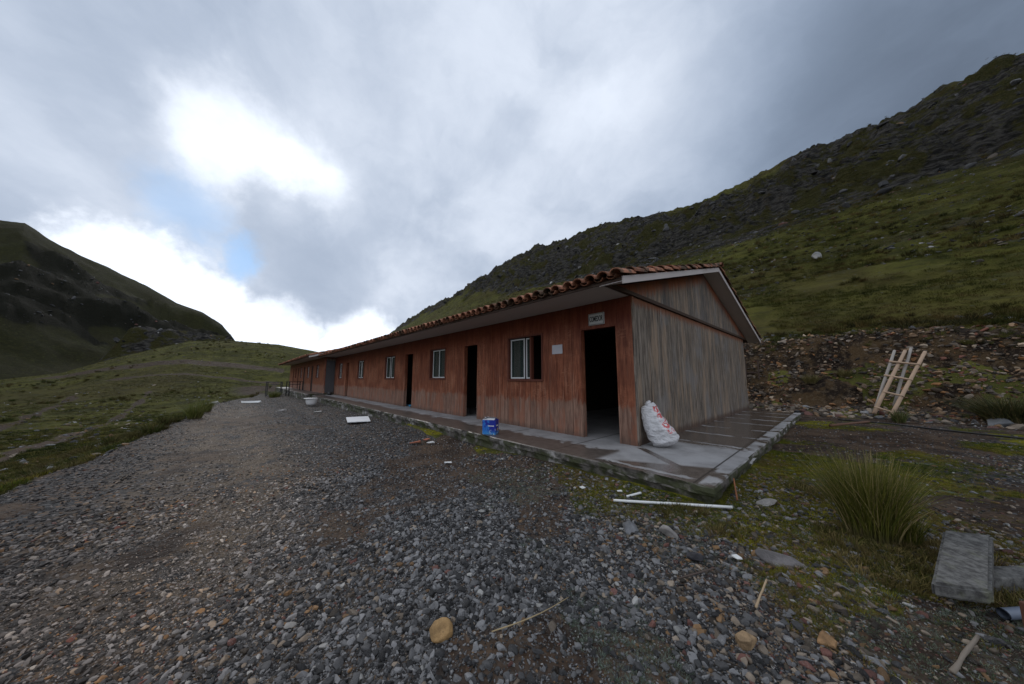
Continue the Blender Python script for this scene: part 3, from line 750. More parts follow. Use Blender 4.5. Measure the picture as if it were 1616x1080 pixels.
# ------------------------------------------------------------------ materials of the building
def wood_mat(name, kind):
    m, T, b = new_mat(name)
    oc = T.n('ShaderNodeTexCoord').outputs['Object']; X, Y, Z = T.sep(oc)
    sh = T.attr('shade', out='Fac')
    off = T.comb(T.m('MULTIPLY', sh, 7.3), T.m('MULTIPLY', sh, 3.1), T.m('MULTIPLY', sh, 11))
    p = T.v('ADD', oc, off)
    fib = T.noise(T.v('MULTIPLY', p, (1, 1, .035)), 70, 4, .7)
    st1 = T.noise(T.v('MULTIPLY', p, (1, 1, .10)), 17, 6, .72)
    blot = T.noise(oc, 1.3, 4, .6)
    if kind == 'front':
        wav = T.noise(T.v('MULTIPLY', p, (1, 1, 3.2)), 5, 3, .5, 1.6)
        wavs = T.m('MULTIPLY', T.m('SINE', T.m('MULTIPLY', T.m('ADD', T.m('MULTIPLY', Z, 3), T.m('MULTIPLY', wav, 1.3)), 26)), .5)
        up = T.mix(T.ss(st1, .34, .66), (.120, .033, .017), (.315, .108, .056))
        up = T.mix(T.m('MULTIPLY', T.ss(fib, .54, .70), .7), up, (.38, .155, .085))
        up = T.mix(T.m('MULTIPLY', T.ss(wavs, .05, .45), T.m('MULTIPLY', T.ss(blot, .46, .62), .5)), up, (.42, .20, .12))
        rub = T.m('MULTIPLY', T.ss(T.noise(T.v('MULTIPLY', p, (1, 1, .06)), 22, 4, .65), .52, .66), T.ss(Z, 2.0, .7))
        up = T.mix(T.m('MULTIPLY', rub, .55), up, (.40, .21, .14))
        up = T.mix(T.m('MULTIPLY', T.ss(blot, .54, .40), .35), up, (.10, .028, .018))
        eave_shade = T.ss(Z, 1.55, 2.3)      # shade of the eave painted into the upper boards as darker red-brown
        up = T.mix(T.m('MULTIPLY', eave_shade, .62), up, (.135, .022, .012))
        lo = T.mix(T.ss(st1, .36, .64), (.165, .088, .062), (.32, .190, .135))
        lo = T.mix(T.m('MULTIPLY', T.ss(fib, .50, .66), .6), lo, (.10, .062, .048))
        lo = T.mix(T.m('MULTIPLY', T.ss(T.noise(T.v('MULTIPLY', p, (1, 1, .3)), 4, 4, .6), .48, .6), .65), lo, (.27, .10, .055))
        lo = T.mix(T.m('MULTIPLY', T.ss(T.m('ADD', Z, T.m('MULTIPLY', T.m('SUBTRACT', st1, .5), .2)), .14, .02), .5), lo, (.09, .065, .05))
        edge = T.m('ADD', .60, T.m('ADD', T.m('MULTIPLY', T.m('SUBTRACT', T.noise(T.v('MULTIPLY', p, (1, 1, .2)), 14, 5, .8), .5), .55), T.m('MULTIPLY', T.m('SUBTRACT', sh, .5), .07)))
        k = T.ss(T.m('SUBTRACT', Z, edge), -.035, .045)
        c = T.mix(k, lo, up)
        rough = T.mixf(k, .8, .45)
    else:
        c1 = (.100, .078, .060); c2 = (.262, .218, .178)
        c = T.mix(T.ss(st1, .32, .68), c1, c2)
        c = T.mix(T.m('MULTIPLY', T.ss(fib, .50, .60), .85), c, (.048, .038, .032))
        crk = T.noise(T.v('MULTIPLY', p, (1, 1, .02)), 28, 3, .6)
        c = T.mix(T.m('MULTIPLY', T.ss(crk, .60, .64), .8), c, (.030, .024, .02))
        c = T.mix(T.m('MULTIPLY', T.ss(T.noise(T.v('MULTIPLY', p, (1, 1, .12)), 5, 4, .6), .5, .62), .5), c, (.34, .235, .155))
        c = T.mix(T.m('MULTIPLY', T.ss(blot, .52, .66), .35), c, (.19, .19, .195))
        if kind == 'gable':   # stained strip right under the trim and rotten foot
            n3 = T.noise(T.v('MULTIPLY', p, (1, 1, .15)), 16, 4, .8)
            top = T.ss(T.m('ADD', Z, T.m('MULTIPLY', T.m('SUBTRACT', n3, .5), .34)), 2.22, 2.36)
            c = T.mix(T.m('MULTIPLY', top, .85), c, (.17, .055, .022))
            ft = T.ss(T.m('ADD', Z, T.m('MULTIPLY', T.m('SUBTRACT', n3, .5), .3)), .16, .04)
            c = T.mix(T.m('MULTIPLY', ft, .75), c, (.060, .032, .022))
        if kind == 'upper':
            # stain kept in a band that follows the verge
            ya = T.m('ABSOLUTE', T.m('SUBTRACT', Y, 4.158)); roofz = T.m('SUBTRACT', 3.78, T.m('MULTIPLY', ya, .2798))
            n3 = T.noise(T.v('MULTIPLY', p, (1, 1, .12)), 13, 4, .8)
            dd = T.m('ADD', T.m('SUBTRACT', roofz, Z), T.m('MULTIPLY', T.m('SUBTRACT', n3, .5), .6))
            c = T.mix(T.m('MULTIPLY', T.ss(dd, .34, .12), .92), c, (.26, .085, .038))
            c = T.mix(T.m('MULTIPLY', T.ss(T.noise(oc, 1.1, 4, .6), .45, .62), .45), c, (.07, .072, .078))
        rough = .82
    c = T.scale(c, T.m('ADD', .92, T.m('MULTIPLY', sh, .16)))
    finish(T, b, c, rough, T.bump(T.m('ADD', fib, T.m('MULTIPLY', st1, .6)), .004, .7), .3)
    return m
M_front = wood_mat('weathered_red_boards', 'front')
M_gable = wood_mat('grey_weathered_boards', 'gable')
M_upper = wood_mat('grey_gable_boards', 'upper')
M_plain = wood_mat('grey_boards', 'plain')
M_soffit = simple('soffit_paint', (.50, .45, .43), .6, 3, .10, .001)
M_dark = simple('dark_timber', (.055, .032, .022), .7, 12, .4)
M_trim = simple('brown_trim', (.12, .035, .02), .6, 14, .4)
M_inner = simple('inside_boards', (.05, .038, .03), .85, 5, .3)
M_white = simple('white_frame', (.62, .61, .60), .4, 8, .08, .0005)
M_curtain = simple('curtain_cloth', (.30, .20, .16), .9, 4, .3)

m_tile, T, b = new_mat('clay_tile')
sh = T.attr('shade', out='Fac'); Pw = T.n('ShaderNodeNewGeometry').outputs['Position']
nt_ = T.noise(Pw, 9, 5, .65)
c = T.mix(sh, (.21, .080, .042), (.42, .19, .115))
c = T.mix(T.m('MULTIPLY', T.ss(nt_, .50, .66), .7), c, (.09, .055, .04))
c = T.mix(T.m('MULTIPLY', T.ss(T.noise(Pw, 3, 4, .6), .49, .60), .8), c, (.035, .034, .022))
finish(T, b, c, .8, T.bump(nt_, .006, .6), .25)

m_glass, T, b = new_mat('window_glass')
oc = T.n('ShaderNodeTexCoord').outputs['Object']
finish(T, b, (.055, .075, .07), .06, T.bump(T.noise(oc, 1.2, 2), .01, .15), .8)
b.inputs['Alpha'].default_value = .45

m_slab, T, b = new_mat('wet_concrete')
oc = T.n('ShaderNodeTexCoord').outputs['Object']; X, Y, Z = T.sep(oc)
NZ = T.sep(T.n('ShaderNodeNewGeometry').outputs['Normal'])[2]
na = T.noise(oc, 1.7, 5, .6); nb = T.noise(oc, 9, 5, .65); nc = T.noise(oc, 45, 4, .7)
dry = T.mix(T.ss(na, .35, .65), (.23, .22, .215), (.34, .33, .325))
dry = T.mix(T.m('MULTIPLY', T.ss(nc, .55, .7), .35), dry, (.12, .11, .10))
wet = T.mix(T.ss(nb, .35, .65), (.075, .060, .050), (.120, .098, .083))
# local x = -u (positive to the right of the gable), y = across
jit = T.m('MULTIPLY', T.m('SUBTRACT', T.noise(oc, 2.6, 5, .7), .5), 1.0)
front = T.ss(T.m('ADD', Y, jit), -.62, -.52)            # 1 = dry strip next to the wall
rim = T.m('MAXIMUM', T.ss(Y, -1.10, -1.14), 0)
side = T.ss(X, -.10, .02)
q = T.m('ADD', T.m('MULTIPLY', Y, 1.0), T.m('MULTIPLY', jit, .35))
stripe = T.ss(T.m('ABSOLUTE', T.m('SUBTRACT', T.m('FRACT', T.m('DIVIDE', q, 1.04)), .5)), .44, .475)
stripe = T.m('MULTIPLY', stripe, T.ss(T.noise(T.v('MULTIPLY', oc, (1, .3, 1)), 1.6, 3), .40, .52))
near = T.m('MULTIPLY', T.ss(T.m('ADD', Y, T.m('MULTIPLY', jit, .8)), .95, .75), T.ss(T.m('ADD', Y, T.m('MULTIPLY', X, -.55)), -1.12, -1.0))
near = T.m('MULTIPLY', near, T.ss(T.m('ABSOLUTE', T.m('ADD', Y, T.m('MULTIPLY', X, .85))), .05, .10))
rimx = T.m('MULTIPLY', T.ss(X, 1.14, 1.17), T.ss(T.noise(oc, 3.5, 3), .38, .52))
sdry = T.m('MAXIMUM', T.m('MAXIMUM', stripe, near), rimx)
dk = T.mixf(side, front, sdry)
cc = T.mix(dk, wet, dry)
gro = T.m('MINIMUM', T.ss(T.m('ABSOLUTE', T.m('SUBTRACT', X, 1.12)), .004, .016), T.m('MAXIMUM', side, T.ss(T.m('ABSOLUTE', T.m('SUBTRACT', T.m('FRACT', T.m('DIVIDE', X, 1.5)), .5)), .004, .012)))
cc = T.mix(T.m('SUBTRACT', 1, gro), cc, (.035, .03, .026))
# vertical sides: crusted, mossy, damp
sc_ = T.mix(T.ss(nb, .36, .62), (.035, .030, .024), (.13, .115, .10))
sc_ = T.mix(T.ss(na, .53, .60), sc_, (.27, .25, .235))
mo = T.ss(T.noise(oc, 3.1, 5, .65), .45, .56)
sc_ = T.mix(T.m('MULTIPLY', mo, .9), sc_, T.mix(nc, (.018, .020, .008), (.055, .062, .014)))
sidef = T.ss(NZ, .75, .45)
cc = T.mix(sidef, cc, sc_)
rg_ = T.mixf(T.m('MAXIMUM', dk, sidef), T.mixf(side, .36, .14), .8)
finish(T, b, cc, rg_, T.bump(T.m('ADD', nc, T.m('MULTIPLY', nb, 2)), .004, T and .5), .5)

def platform(name, x0, x1, y0, y1, zt, zb, loc, label):
    step = .07; per = []
    def seg(ax, ay, bx, by):
        n = max(2, int(math.hypot(bx - ax, by - ay) / step))
        for k in range(n): per.append((ax + (bx - ax) * k / n, ay + (by - ay) * k / n))
    seg(x0, y0, x1, y0); seg(x1, y0, x1, y1); seg(x1, y1, x0, y1); seg(x0, y1, x0, y0)
    per = np.array(per); n = len(per)
    nrm = np.zeros((n, 2)); nrm[np.isclose(per[:, 1], y0)] += (0, -1); nrm[np.isclose(per[:, 0], x1)] += (1, 0)
    nrm[np.isclose(per[:, 1], y1)] += (0, 1); nrm[np.isclose(per[:, 0], x0)] += (-1, 0)
    a = np.cumsum(np.hypot(*(per - np.roll(per, 1, 0)).T))
    lay = [(0, -.012, .0), (-.012, 0, .3), (-.05, .004, .6), (-.085, .0, 1), (-.10, -.02, 1.6), (-.15, -.03, 2), (-.21, -.025, 2.2), (-.28, -.02, 2.4), (zb - zt, -.02, 2.4)]
    V = []; 
    for L_, (dz_, off, am) in enumerate(lay):
        nn_ = (fbm(a * 4.0, np.full(n, L_ * .9), 4, 5) - .5) * .045 * am + (fbm(a * 17, np.full(n, L_ * 1.7), 2, 6) - .5) * .014 * am
        chip = -.05 * sst(fbm(a * 2.1 + 9, np.full(n, 1.0), 3, 8), .60, .68) * (L_ < 4) * (L_ > 0)
        o_ = (off + nn_ + chip * .5)[:, None]
        zz_ = zt + dz_ - (.012 * am * fbm(a * 6, np.full(n, 3.), 3, 2) if L_ in (1, 2) else 0) + (chip * .35 if L_ in (1,) else 0) + np.zeros(n)
        V.append(np.column_stack([per + nrm * o_, zz_]))
    V = np.vstack(V); fs = []
    for L_ in range(len(lay) - 1):
        for k in range(n):
            k2 = (k + 1) % n; fs.append((L_ * n + k, (L_ + 1) * n + k, (L_ + 1) * n + k2, L_ * n + k2))
    mb = MB(); mb.v = [tuple(p) for p in V]; mb.f = fs + [tuple(range(n))]; mb.c = [.5] * len(mb.f)
    o = mb.build(name, m_slab, None, smooth=False, loc=loc, rotz=BROT)
    return tag(o, label, 'platform')
BC = b2w(0, 0, 0)
platform('concrete_platform', -20.0, 1.30, -1.2, 8.05, 0, -.55, BC, 'wet concrete platform with mossy edge under the near long building')
platform('concrete_platform', -38.5, -20.02, -1.56, 8.05, .10, -.60, BC, 'farther concrete platform with stony edge under the left building')

# ------------------------------------------------------------------ buildings
WID = 8.3165; HW = 2.40; OV = .95; GO = .36; SLOPE = .2798
def roofz(y): return 3.78 - abs(y - WID / 2) * SLOPE
def tiles(x0, x1, seed, detail=8):
    rs = np.random.default_rng(seed)
    V = []; F = []; C = []; cnt = 0
    pitch = .205; ncol = int(round((x1 - x0) / pitch)); pitch = (x1 - x0 - .17) / (ncol - 1)
    sl = math.hypot(1, SLOPE); Ls = (WID / 2 + OV + .06) * sl; rows = 14; st_ = Ls / rows
    ang = np.linspace(0, math.pi, detail)
    for side in (-1, 1):
        # slope frame: origin at eave, s upwards
        ye = -OV - .06 if side < 0 else WID + OV + .06
        ze = roofz(-OV) - .06 * SLOPE + .055
        d = np.array([0, -side * 1, SLOPE]) / sl; d[1] = (1 if side < 0 else -1) / sl
        nrm = np.array([0, -d[2] if side < 0 else d[2], abs(d[1])])
        xh = np.array([1., 0, 0])
        for cidx in range(ncol * 2 - 1):
            cap = cidx % 2 == 0; xc = x0 + .085 + cidx * pitch / 2
            for rr in range(rows):
                s0 = rr * st_ + rs.uniform(-.022, .022) - (.03 if cap else 0); s1 = s0 + st_ * 1.16
                if not cap and rr > 2 and rr < rows - 1: continue
                w0, w1 = (.096, .080) if cap else (.074, .088)
                lift0, lift1 = (.052 + rs.uniform(0, .010), .028) if cap else (.062, .030)
                dxj = rs.uniform(-.012, .012); rot = rs.uniform(-.05, .05)
                rows_v = []
                for (s, w, lf) in ((s0, w0, lift0), (s1, w1, lift1)):
                    for th in (0, .015):
                        x = xc + dxj + rot * (s - s0) + np.cos(ang) * (w - th)
                        h = np.sin(ang) * (w - th) * .92
                        h = lf + h if cap else lf - h * .8
                        P = np.array([0, ye, ze]) + np.outer(np.full(detail, s), d) + np.outer(h, nrm); P[:, 0] += x
                        rows_v.append(P)
                V.append(np.vstack(rows_v)); o = cnt; n = detail
                A, B_, Cc, Dd = o, o + n, o + 2 * n, o + 3 * n   # outer0, inner0, outer1, inner1
                sh_ = rs.uniform(0, 1)
                for k in range(n - 1):
                    F += [(A + k, A + k + 1, Cc + k + 1, Cc + k), (B_ + k, Dd + k, Dd + k + 1, B_ + k + 1), (A + k, B_ + k, B_ + k + 1, A + k + 1)]
                    C += [sh_] * 3
                F += [(A, Cc, Dd, B_), (A + n - 1, B_ + n - 1, Dd + n - 1, Cc + n - 1)]; C += [sh_] * 2
                cnt += 4 * n
    V = np.vstack(V)
    mb = MB(); mb.v = V.tolist(); mb.f = F; mb.c = C
    # ridge tiles
    x = x0
    while x < x1 - .1:
        r0 = .12; sh_ = random.random(); zr = roofz(WID / 2) + .10
        i = len(mb.v)
        for (xx, rr) in ((x, r0), (x + .42, r0 * .86)):
            for th in (0, .016):
                for q_ in range(9):
                    t = math.pi * q_ / 8; mb.v.append((xx, WID / 2 + math.cos(t) * (rr - th) * 1.1, zr + math.sin(t) * (rr - th) * .8 + (.012 if xx == x else 0)))
        for k in range(8):
            mb.f += [(i + k, i + k + 1, i + 19 + k, i + 18 + k), (i + 9 + k, i + 27 + k, i + 28 + k, i + 10 + k), (i + k, i + 9 + k, i + 10 + k, i + k + 1), (i + 18 + k, i + 19 + k, i + 28 + k, i + 27 + k)]; mb.c += [sh_] * 4
        x += .37
    return mb

def boards(mb, x0, x1, z0, z1, y0, y1, holes, wmin=.14, wmax=.24, axis='x', depth=.005, gaps=()):
    """vertical boards; holes = list of (a, b, z0, z1)"""
    cuts = sorted({x0, x1, *[h[0] for h in holes], *[h[1] for h in holes], *gaps})
    cuts = [c for c in cuts if x0 <= c <= x1]
    xs = [x0]
    for a_, b_ in zip(cuts[:-1], cuts[1:]):
        n = max(1, round((b_ - a_) / random.uniform(wmin, wmax)))
        for k in range(1, n + 1): xs.append(a_ + (b_ - a_) * k / n)
    for a_, b_ in zip(xs[:-1], xs[1:]):
        mid = (a_ + b_) / 2; hs = sorted([(h[2], h[3]) for h in holes if h[0] - 1e-6 < mid < h[1] + 1e-6])
        z = z0; segs = []
        for h0, h1 in hs:
            if h0 > z + .01: segs.append((z, h0))
            z = max(z, h1)
        if z < z1: segs.append((z, z1))
        sh_ = random.random(); dd = random.uniform(0, depth); g = .003
        for s0, s1 in segs:
            if axis == 'x': mb.box(a_ + g, b_ - g, y0 - dd, y1, s0, s1, sh_)
            else: mb.box(y0, y1 + dd, a_ + g, b_ - g, s0, s1, sh_)
    return xs

def window(root, u0, u1, z0, z1, style, y=-.0):
    """sliding sash window set into the front wall; local x = -u"""
    X0, X1 = -u1, -u0
    fr = MB(); t = .035
    fr.box(X0 - t, X1 + t, -.028, .10, z0 - t - .012, z0 - .0, .4)
    fr.box(X0 - t, X1 + t, -.022, .10, z1, z1 + t, .6)
    fr.box(X0 - t, X0, -.022, .10, z0, z1, .5); fr.box(X1, X1 + t, -.022, .10, z0, z1, .5)
    o = fr.build('window', M_trim, root, bevel=.003)
    if style == 'open':      # one sash slid half away, the right part of the opening is bare
        w = X1 - X0
        sashes = [(X0 + .03, X0 + .47 * w, .030, True), (X0 + .50 * w, X0 + .64 * w, .052, False)]
        post = MB(); post.box(X0 + .655 * w, X0 + .70 * w, .0, .08, z0, z1, .3); post.build('post', M_trim, o)
    elif style == 'pair':
        w = X1 - X0; sashes = [(X0 + .12, X0 + .5 * w + .06, .035, True), (X0 + .5 * w + .06, X1 - .01, .020, True)]
    else:
        w = X1 - X0; sashes = [(X0 + .05, X0 + .44 * w, .035, True), (X0 + .60 * w, X1 - .02, .020, True)]
    for (a_, b_, yy, full) in sashes:
        s = MB(); k = .026
        s.box(a_, a_ + k, yy, yy + .02, z0 + .01, z1 - .02, .5); s.box(b_ - k, b_, yy, yy + .02, z0 + .01, z1 - .02, .5)
        s.box(a_ + k, b_ - k, yy, yy + .02, z0 + .01, z0 + .01 + k * 1.2, .5); s.box(a_ + k, b_ - k, yy, yy + .02, z1 - .02 - k, z1 - .02, .5)
        s.build('frame', M_white, o)
        g = MB(); g.box(a_ + k, b_ - k, yy + .008, yy + .012, z0 + .01 + k * 1.2, z1 - .02 - k, .5)
        g.build('pane', m_glass, o)
        if full:
            cu = MB(); n = 14
            for q_ in range(n):
                xa = a_ + k + (b_ - a_ - 2 * k) * .48 * q_ / n; xb = a_ + k + (b_ - a_ - 2 * k) * .48 * (q_ + 1) / n
                ya = yy + .08 + .015 * math.sin(q_ * 1.9); yb = yy + .08 + .015 * math.sin((q_ + 1) * 1.9)
                cu.quad((xa, ya, z0), (xb, yb, z0), (xb, yb, z1), (xa, ya, z1), .5)
            cu.build('curtain', M_curtain, o)
    return o

def house(name, loc, length, doors, wins, label, group_, z0=0.0, near=True, seed=3):
    root = empty(name, loc, BROT)
    tag(root, label, 'building', group_)
    L_ = length
    fw = MB()
    holes = [(-d[1], -d[0], z0, d[2]) for d in doors] + [(-w_[1], -w_[0], w_[2], w_[3]) for w_ in wins]
    boards(fw, -L_, -.0, z0, HW, 0, .07, holes)
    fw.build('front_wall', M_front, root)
    # door linings
    for d in doors:
        dm = MB(); t = .03
        dm.box(-d[1], -d[1] + t, -.006, .10, z0, d[2], .3); dm.box(-d[0] - t, -d[0], -.006, .10, z0, d[2], .6)
        dm.box(-d[1] + t, -d[0] - t, -.006, .10, d[2] - t, d[2], .4)
        dm.build('door_frame', M_trim if not near else M_front, root)
    # gable at the near end: lower boards, dark trim, upper boards
    gw = MB(); boards(gw, .055, WID, z0, HW - .01, -.07, .0, [], .16, .30, 'y', .006, gaps=(6.66,))
    # a wide open joint and a corner board
    gw.box(-.07, .022, -.0, .05, z0, HW - .01, .9)
    gw.build('gable_wall', M_gable, root)
    tr_ = MB(); tr_.box(-.03, .040, -OV + .02, WID + .35, HW + .0, HW + .055, .5)
    tr_.box(-.03, .018, -OV + .02, WID + .35, HW + .055, HW + .075, .5)
    tr_.build('gable_trim', M_dark, root)
    ug = MB(); ys = [-OV + .06]
    while ys[-1] < WID + OV - .1: ys.append(ys[-1] + random.uniform(.14, .26))
    ys[-1] = WID + OV - .06
    for a_, b_ in zip(ys[:-1], ys[1:]):
        if abs((a_ + b_) / 2 - WID / 2) < .14: b_ = b_
        for (p, q_) in (((a_, b_),) if not (a_ < WID / 2 < b_) else ((a_, WID / 2 - .004), (WID / 2 + .004, b_))):
            za, zb = roofz(p) - .02, roofz(q_) - .02; zl = HW + .078
            if za <= zl + .01 and zb <= zl + .01: continue
            za = max(za, zl + .002); zb = max(zb, zl + .002)
            x1 = .004 + random.uniform(0, .006); sh_ = random.random(); i = len(ug.v); g = .0015
            P = [(p + g, zl), (q_ - g, zl), (q_ - g, zb), (p + g, za)]
            ug.prism(P, -.06, x1, sh_)
    ug.build('upper_gable', M_upper, root)
    # far gable, rear wall, partitions, so the rooms are real and dark
    og = MB(); og.prism([(0, z0), (WID, z0), (WID, HW), (WID / 2, 3.7), (0, HW)], -L_, -L_ + .07, .5); og.build('far_gable', M_plain, root)
    rw = MB(); boards(rw, -L_, -.075, z0, HW - .02, WID - .07, WID - .0, [], .3, .5); rw.build('rear_wall', M_plain, root)
    u_ = 3.4
    while u_ < L_ - 1:
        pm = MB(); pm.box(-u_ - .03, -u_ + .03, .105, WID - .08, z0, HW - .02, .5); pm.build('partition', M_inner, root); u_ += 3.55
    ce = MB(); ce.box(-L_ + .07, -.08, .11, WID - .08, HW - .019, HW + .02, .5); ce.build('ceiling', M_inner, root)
    # eave soffit boards, verge soffit and fascia, roof deck
    sf = MB(); x = -L_ - .3
    while x < -.02:
        x2 = min(x + 2.44, -.005); sf.box(x + .002, x2 - .002, -OV, -.012, HW - .0, HW + .012, random.random()); x = x2
    sf.build('soffit', M_soffit, root)
    vs = MB(); zo = .012
    for (ya, yb) in ((-OV, WID / 2), (WID / 2, WID + OV)):
        P = [(ya, roofz(ya) - .0), (yb, roofz(yb) - .0), (yb, roofz(yb) + .012), (ya, roofz(ya) + .012)]
        vs.prism(P, .002, GO - .02, .5)
        P = [(ya, roofz(ya) - .035), (yb, roofz(yb) - .035), (yb, roofz(yb) + .070), (ya, roofz(ya) + .070)]
        vs.prism(P, GO - .018, GO, .5)
    vs.build('verge_board', M_soffit, root, bevel=0)
    rf = MB()
    for (ya, yb) in ((-OV - .01, WID / 2), (WID / 2, WID + OV + .01)):
        P = [(ya, roofz(ya) + .016), (yb, roofz(yb) + .016), (yb, roofz(yb) + .06), (ya, roofz(ya) + .06)]
        rf.prism(P, -L_ - .3, GO - .02, .5)
    # dark board closing the eave, rear wall plate
    rf.box(-L_ - .3, GO - .02, -OV - .022, -OV - .002, HW + .0, roofz(-OV) + .05, .5)
    rf.box(-L_ - .3, GO - .02, WID + OV + .002, WID + OV + .022, HW + .0, roofz(-OV) + .05, .5)
    r_o = rf.build('roof', M_dark, root)
    tiles(-L_ - .32, GO + .04, seed).build('roof_tiles', m_tile, r_o, smooth=False)
    return root

# doors: (u0, u1, top); windows: (u0, u1, z0, z1)
doors1 = [(.263, 1.013, 1.965), (4.234, 4.915, 1.976), (8.216, 8.956, 1.976), (16.75, 17.35, 1.976)]
wins1 = [(1.97, 3.00, 1.03, 1.96), (5.93, 6.90, 1.05, 1.96), (9.93, 10.98, 1.05, 1.95), (14.0, 14.95, 1.05, 1.95), (18.25, 19.0, 1.05, 1.95)]
house1 = house('wooden_building', BC, 20.0, doors1, wins1, 'near long building of red-brown boards with grey gable and clay tile roof', 'long wooden buildings')
window(house1, 1.97, 3.00, 1.03, 1.96, 'open')
window(house1, 5.93, 6.90, 1.05, 1.96, 'pair')
window(house1, 9.93, 10.98, 1.05, 1.95, 'split')
window(house1, 14.0, 14.95, 1.05, 1.95, 'split')
window(house1, 18.25, 19.0, 1.05, 1.95, 'pair')
# a door leaf left ajar inside the fourth doorway
dl = MB(); dl.box(-17.30, -17.26, .11, .70, .02, 1.93, .3); dl.build('door', M_trim, house1)

# doorway sign: white board with black rim and black capitals
def text_mesh(txt, size, mat, parent, M, width=None, extr=.002, name='lettering'):
    cu = bpy.data.curves.new(name, 'FONT'); cu.body = txt; cu.size = size; cu.align_x = 'CENTER'; cu.align_y = 'CENTER'; cu.extrude = extr; cu.offset = size * .010
    o = bpy.data.objects.new(name, cu); COL.objects.link(o)
    dg = bpy.context.evaluated_depsgraph_get(); me = bpy.data.meshes.new_from_object(o.evaluated_get(dg))
    COL.objects.unlink(o); bpy.data.objects.remove(o)
    me.name = name
    xs = [v.co.x for v in me.vertices]; w = max(xs) - min(xs)
    if width:
        for v in me.vertices: v.co.x *= width / w
    me.transform(M); me.materials.clear(); me.materials.append(mat)
    q = bpy.data.objects.new(name, me); COL.objects.link(q); q.parent = parent; return q
M_signw = simple('sign_white', (.52, .52, .50), .5, 15, .15)
M_black = simple('black_paint', (.012, .012, .013), .6, 15, .2)
sg = MB(); sg.box(-.80, -.485, -.030, -.012, 1.995, 2.205, .5)
sign = sg.build('sign', M_signw, house1, bevel=.002)
rim = MB(); xa, xb, za, zb = -.792, -.493, 2.003, 2.197
for q_ in ((xa, xb, za, za + .006), (xa, xb, zb - .006, zb), (xa, xa + .006, za, zb), (xb - .006, xb, za, zb)):
    rim.box(q_[0], q_[1], -.0325, -.0305, q_[2], q_[3], .5)
rim.build('border', M_black, sign)
MT = Matrix.Translation((-.6425, -.033, 2.10)) @ Matrix.Rotation(R(90), 4, 'X')
text_mesh('COMEDOR', .135, M_black, sign, MT, width=.262)
pp = MB(); pp.box(-1.68, -1.42, -.014, -.009, 1.53, 1.71, .5); notice = pp.build('notice', simple('paper', (.50, .49, .52), .7, 10, .12), house1)

# building behind, set forward and a little lower
doors2 = [(3.9, 4.7, 2.0), (7.6, 8.3, 2.0), (10.9, 11.5, 2.0), (14.1, 14.6, 2.0)]
wins2 = [(1.9, 2.7, 1.1, 1.95), (5.6, 6.4, 1.1, 1.95), (9.2, 9.9, 1.1, 1.95), (12.4, 13.0, 1.1, 1.95)]
B2 = b2w(20.02, -.60, -.0)
house2 = house('wooden_building', B2, 17.2, doors2, wins2, 'far end building of red boards, lower roof, beyond the near long building', 'long wooden buildings', z0=.10, near=False, seed=9)
M_hole = simple('doorway_shade', (.016, .012, .010), .7, 12, .3)  # near-black colour paints the darkness of the doorways onto closed leaves
for w_ in wins2: window(house2, *w_, 'pair')
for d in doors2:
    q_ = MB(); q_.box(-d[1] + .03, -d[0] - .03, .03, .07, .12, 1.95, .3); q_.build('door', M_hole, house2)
# big grey door leaf in the end wall of the far building, seen between the two
gd_ = MB(); boards(gd_, .06, .56, .14, 2.18, .045, .06, [], .1, .12, 'y', .003); gd_.box(.045, .072, .06, .56, 1.0, 1.08, .2)
gdo = gd_.build('end_door', simple('dark_grey_door', (.07, .07, .075), .6, 6, .3), house2)
B3 = MB(); B3.box(.045, .08, -.0, .055, .1, HW - .05, .8); B3.build('corner_board', M_front, house2)

# ------------------------------------------------------------------ objects
def H(x, y): return float(height(np.array([x]), np.array([y]))[0])
def mesh_rock(name, x, y, size, flat, tint, seed, label, sink=.25, rotz=0, stretch=(1, 1)):
    me = stone_mesh(name, seed, 4, flat)
    m, T, b = new_mat(name)
    oc = T.n('ShaderNodeTexCoord').outputs['Object']
    n = T.noise(oc, 9 / max(size, .05) * .08, 6, .65); n2 = T.noise(oc, 14 / max(size, .05) * .2, 5, .7)
    c = T.mix(T.ss(n, .34, .66), tuple(q_ * .6 for q_ in tint), tuple(min(1, q_ * 1.25) for q_ in tint))
    c = T.mix(T.m('MULTIPLY', T.ss(n2, .58, .68), .5), c, (.035, .034, .03))
    finish(T, b, c, .75, T.bump(T.m('ADD', n, n2), .012, .6), .3)
    me.materials.append(m)
    for v in me.vertices:
        v.co.x *= size * stretch[0]; v.co.y *= size * stretch[1]; v.co.z *= size
    o = bpy.data.objects.new(name, me); COL.objects.link(o)
    o.location = (x, y, H(x, y) + size * (flat - sink) * .6); o.rotation_euler = (random.uniform(-.1, .1), random.uniform(-.1, .1), rotz)
    return tag(o, label, 'rock')
GREY = (.16, .16, .165); OCH = (.33, .20, .085); DARK = (.045, .043, .048); PALE = (.27, .25, .23)
